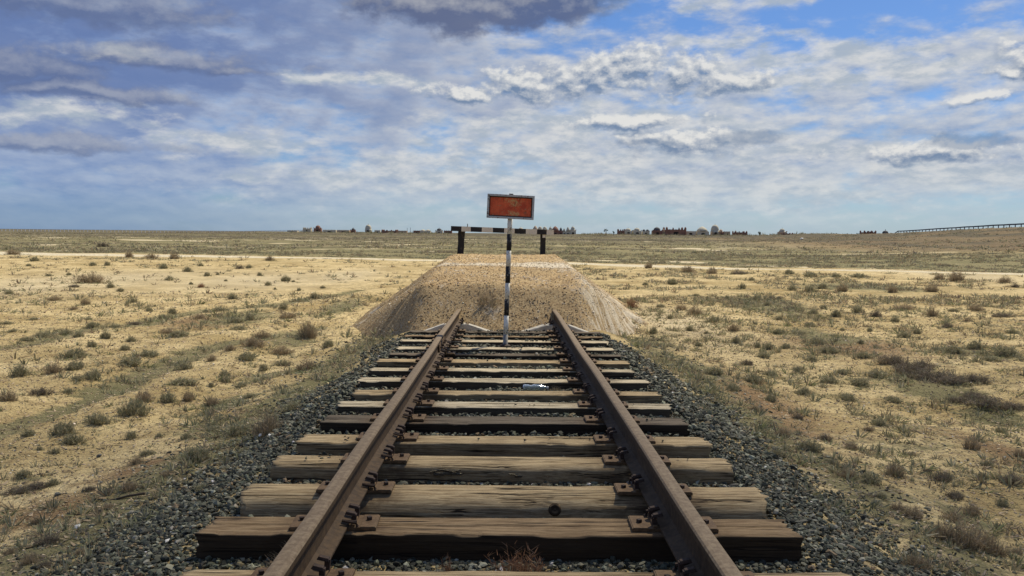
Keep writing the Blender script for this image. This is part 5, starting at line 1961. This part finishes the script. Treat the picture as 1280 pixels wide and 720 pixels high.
tombs = [
    (366.5, 288, 290.8, 11, 'wall', 'brick_grey', None, 'low dark ruined tomb wall at the far left end of the necropolis'),
    (384.5, 284, 288.8, 8.5, 'fort', 'brick_grey', None, 'small ruin with two corner pillars left of the red domed tomb'),
    (397.5, 281.8, 289.2, 9, 'dome', 'brick_red', 'brick_red', 'red brick domed mausoleum near the left end of the skyline'),
    (413, 287.2, 290.6, 15, 'wall', 'brick_grey', None, 'low grey tomb wall right of the red domed mausoleum'),
    (430, 287.4, 290.8, 14, 'wall', 'brick_tan', None, 'low tan tomb wall left of the little dome'),
    (441.5, 285.2, 290.6, 6, 'dome', 'brick_red', 'dome_dark', 'tiny mausoleum with dark dome left of the tall egg-shaped one'),
    (460.4, 280.9, 290.2, 8.2, 'ovoid', 'brick_grey', 'dome_grey', 'tall pale egg-shaped mausoleum standing above the left skyline'),
    (472, 287.6, 291, 6, 'wall', 'brick_grey', None, 'low dark wall just right of the egg-shaped mausoleum'),
    (487.5, 286.8, 291.8, 17, 'fort', 'brick_red', None, 'long low red brick enclosure between egg-shaped tomb and buffer stop'),
    (503, 288.2, 291.4, 11, 'wall', 'brick_tan', None, 'low tan wall right of the long red enclosure'),
    (521, 288, 291.8, 7, 'wall', 'brick_red', None, 'short dark red wall near two thin masts'),
    (532, 286.8, 291.8, 13, 'twin', 'brick_grey', 'dome_grey', 'pale low mausoleum with twin shallow domes left of the buffer stop'),
    (549, 285.5, 291.8, 9, 'dome', 'brick_grey', 'dome_dark', 'grey mausoleum with dark dome close left of the buffer stop'),
    (560, 288, 292, 9, 'wall', 'brick_red', None, 'low reddish wall behind the left end of the buffer beam'),
    (651, 284.3, 292.4, 9, 'dome', 'brick_grey', 'dome_grey', 'grey dome just peeping over the striped beam right of the sign post'),
    (669, 282, 293, 7.5, 'pyramid', 'brick_tan', 'brick_tan', 'tan peaked tomb above the white part of the striped beam'),
    (678, 283, 293, 12, 'twin', 'brick_grey', 'dome_grey', 'grey twin-domed mausoleum above the right buffer post'),
    (688, 283.8, 293, 6.5, 'dome', 'brick_grey', 'dome_grey', 'grey domed tomb between twin domes and the big red tomb'),
    (694, 282.6, 293.4, 10, 'pyramid', 'brick_red', 'brick_red', 'big dark red tomb at the right tip of the striped beam'),
    (701, 284.8, 293.2, 4.5, 'dome', 'brick_red', 'dome_dark', 'small dark tomb squeezed right of the big red one'),
    (705.2, 285.3, 293, 4, 'pyramid', 'brick_grey', 'dome_grey', 'small grey spired tomb third from the right of the tight cluster'),
    (709.8, 283.6, 293, 5, 'pyramid', 'brick_grey', 'dome_grey', 'grey pointed tomb second from the right of the tight cluster'),
    (716, 283.2, 293, 7.5, 'dome', 'brick_grey', 'dome_grey', 'grey pointed dome at the right end of the tight cluster'),
    (776.5, 286.2, 292, 8, 'fort', 'brick_red', None, 'small red tomb with corner posts right of the lone tree'),
    (785, 285.5, 292, 10, 'dome', 'brick_grey', 'dome_grey', 'wide low grey dome touching the small red tomb'),
    (796, 285, 292.4, 10.5, 'dome', 'brick_grey', 'dome_grey', 'pale grey tomb with one little turret between two low domes'),
    (807, 286.6, 292.6, 9, 'twin', 'brick_grey', 'dome_dark', 'pale low tomb with two dark domes'),
    (821, 284.1, 292.8, 12, 'dome', 'brick_red', 'dome_dark', 'red brick tomb with a dark round dome left of the red fort'),
    (829, 286, 292.8, 4.5, 'dome', 'brick_tan', 'brick_tan', 'small tan dome between the dark-domed red tomb and the red fort'),
    (843, 283.6, 293, 23, 'fort', 'brick_red', None, 'largest red brick enclosure with tall turrets on the skyline'),
    (862, 288.6, 293.4, 13, 'wall', 'brick_grey', None, 'low grey ruined walls between red fort and big grey tomb'),
    (877.5, 283, 293.6, 15, 'pyramid', 'brick_grey', 'dome_grey', 'broad grey gabled dome left of the tallest domed mausoleum'),
    (893.5, 281, 293.6, 10.5, 'ovoid', 'brick_tan', 'dome_grey', 'tallest round domed mausoleum at the centre right skyline'),
    (901, 286.8, 294, 6.5, 'dome', 'brick_red', 'brick_tan', 'low reddish dome leaning against the tallest domed mausoleum'),
    (908, 289, 294.2, 7, 'wall', 'brick_tan', None, 'low tan wall right of the low reddish dome'),
    (924.5, 288.6, 294.2, 14, 'fort', 'brick_red', None, 'low red enclosure with a small dome behind it'),
    (919.5, 288.4, 293.6, 4, 'dome', 'brick_grey', 'dome_grey', 'small grey dome rising behind the low red enclosure', 540),
    (977.5, 285.8, 294.5, 9.5, 'dome', 'brick_tan', 'dome_grey', 'lone domed mausoleum on a rise at the right', 470),
    (983.5, 290.8, 296.2, 11, 'fort', 'brick_red', None, 'red enclosure in front of the lone domed mausoleum', 440),
    (1084.8, 288, 294.2, 14, 'fort', 'brick_red', None, 'dark red turreted enclosure on the embankment end', 400),
    (1106.5, 288.3, 293.8, 7.5, 'ovoid', 'brick_grey', 'dome_dark', 'small dark dome right of the turreted enclosure on the embankment', 380),
]
for tt in tombs:
    tomb(*tt)


# thin masts left of the buffer
for (px, top, lab) in ((509, 284.9, 'left one of two thin masts among the low walls'), (513, 284.4, 'right one of two thin masts among the low walls')):
    X, Y, zb = at_depth(px, 291.5, 520)
    zt = at_depth(px, top, 520)[2]
    m = MB().tube([(0, 0, -1), (0, 0, zt - zb)], 0.11, 5)
    o = m.build('mast', M['far_dark'], loc=(X, Y, zb))
    tag(o, lab, 'mast', 'masts')


def crown_mesh(seed, n=260, col=((0.05, 0.065, 0.035), (0.075, 0.09, 0.045), (0.04, 0.05, 0.03))):
    rng = np.random.default_rng(seed)
    V, F, C = [], [], []
    cl = [(rng.normal() * 0.28, rng.normal() * 0.28, rng.uniform(-.4, .4), rng.uniform(.25, .42)) for _ in range(9)]
    for k in range(n):
        cx, cy, cz, r = cl[rng.integers(len(cl))]
        d = rng.normal(size=3); d /= np.linalg.norm(d)
        p = np.array((cx, cy, cz)) + d * r * rng.random() ** 0.4
        a = rng.normal(size=3); a /= np.linalg.norm(a)
        b = np.cross(a, d); b /= np.linalg.norm(b) + 1e-9
        s = rng.uniform(0.06, 0.13)
        o = len(V)
        V += [p - a * s, p + a * s, p + b * s * 1.2]
        F.append((o, o + 1, o + 2))
        c = np.array(col[rng.integers(len(col))]) * rng.uniform(.8, 1.2)
        C += [c] * 3
    return mesh_np('crown', np.array(V), np.array(F), np.array(C))


def far_tree(px, top, base_y, wpx, D, label, name='tree', cat='tree', trunk=True, seed=1):
    X, Y, zb = at_depth(px, base_y, D)
    zt = at_depth(px, top, D)[2]
    W = wpx / F_PX * D
    t = empty(name, (X, D, zb))
    tag(t, label, cat, 'dark trees and bushes on the skyline')
    hh = zt - zb
    c = link('crown', crown_mesh(seed), M['veg'], t)
    cz = hh * (0.62 if trunk else 0.42)
    c.location = (0, 0, cz)
    c.scale = (W * 0.75, W * 0.75, (hh - cz) / 0.72)
    MB().tube([(0, 0, -1), (0.1, 0, hh * .35), (0.05, 0, hh * 0.6)], [W * 0.07 + .05, W * .05 + .04, 0.05], 7).build('trunk', M['bark'], t)


far_tree(757.5, 285.6, 292, 4.6, 430, 'lone small dark tree standing on the open skyline', seed=4)
far_tree(767, 288.3, 292, 3.2, 430, 'tiny dark bush right of the lone tree', 'bush', 'bush', False, 5)
far_tree(949.5, 288.6, 293.6, 5, 500, 'dark bush between the low red enclosure and the lone dome', 'bush', 'bush', False, 6)
far_tree(1045, 290.2, 294.8, 9, 420, 'wide dark bush on the ridge, left one of the pair', 'bush', 'bush', False, 7)
far_tree(1059, 291, 295, 7, 420, 'wide dark bush on the ridge, right one of the pair', 'bush', 'bush', False, 8)
far_tree(1072, 291.2, 295, 5, 410, 'small dark bush left of the turreted enclosure', 'bush', 'bush', False, 9)

# the far-off line of scrub that closes the right skyline
rng = np.random.default_rng(404)
n = 1300
pxs = np.where(rng.random(n) < 0.3, rng.uniform(362, 560, n), rng.uniform(725, 1115, n))
Ds = rng.uniform(430, 620, n)
xx = (pxs - 633) / F_PX * Ds
yy = Ds
ww = rng.uniform(1.2, 3.4, n)
scatter_plants('skyline_scrub', 'thin line of scrub and rubble along the right skyline', ['green', 'green', 'dry'], xx, yy, height(xx, yy), ww, rng.uniform(0.5, 1.1, n), rng, 14, seedbase=2100)
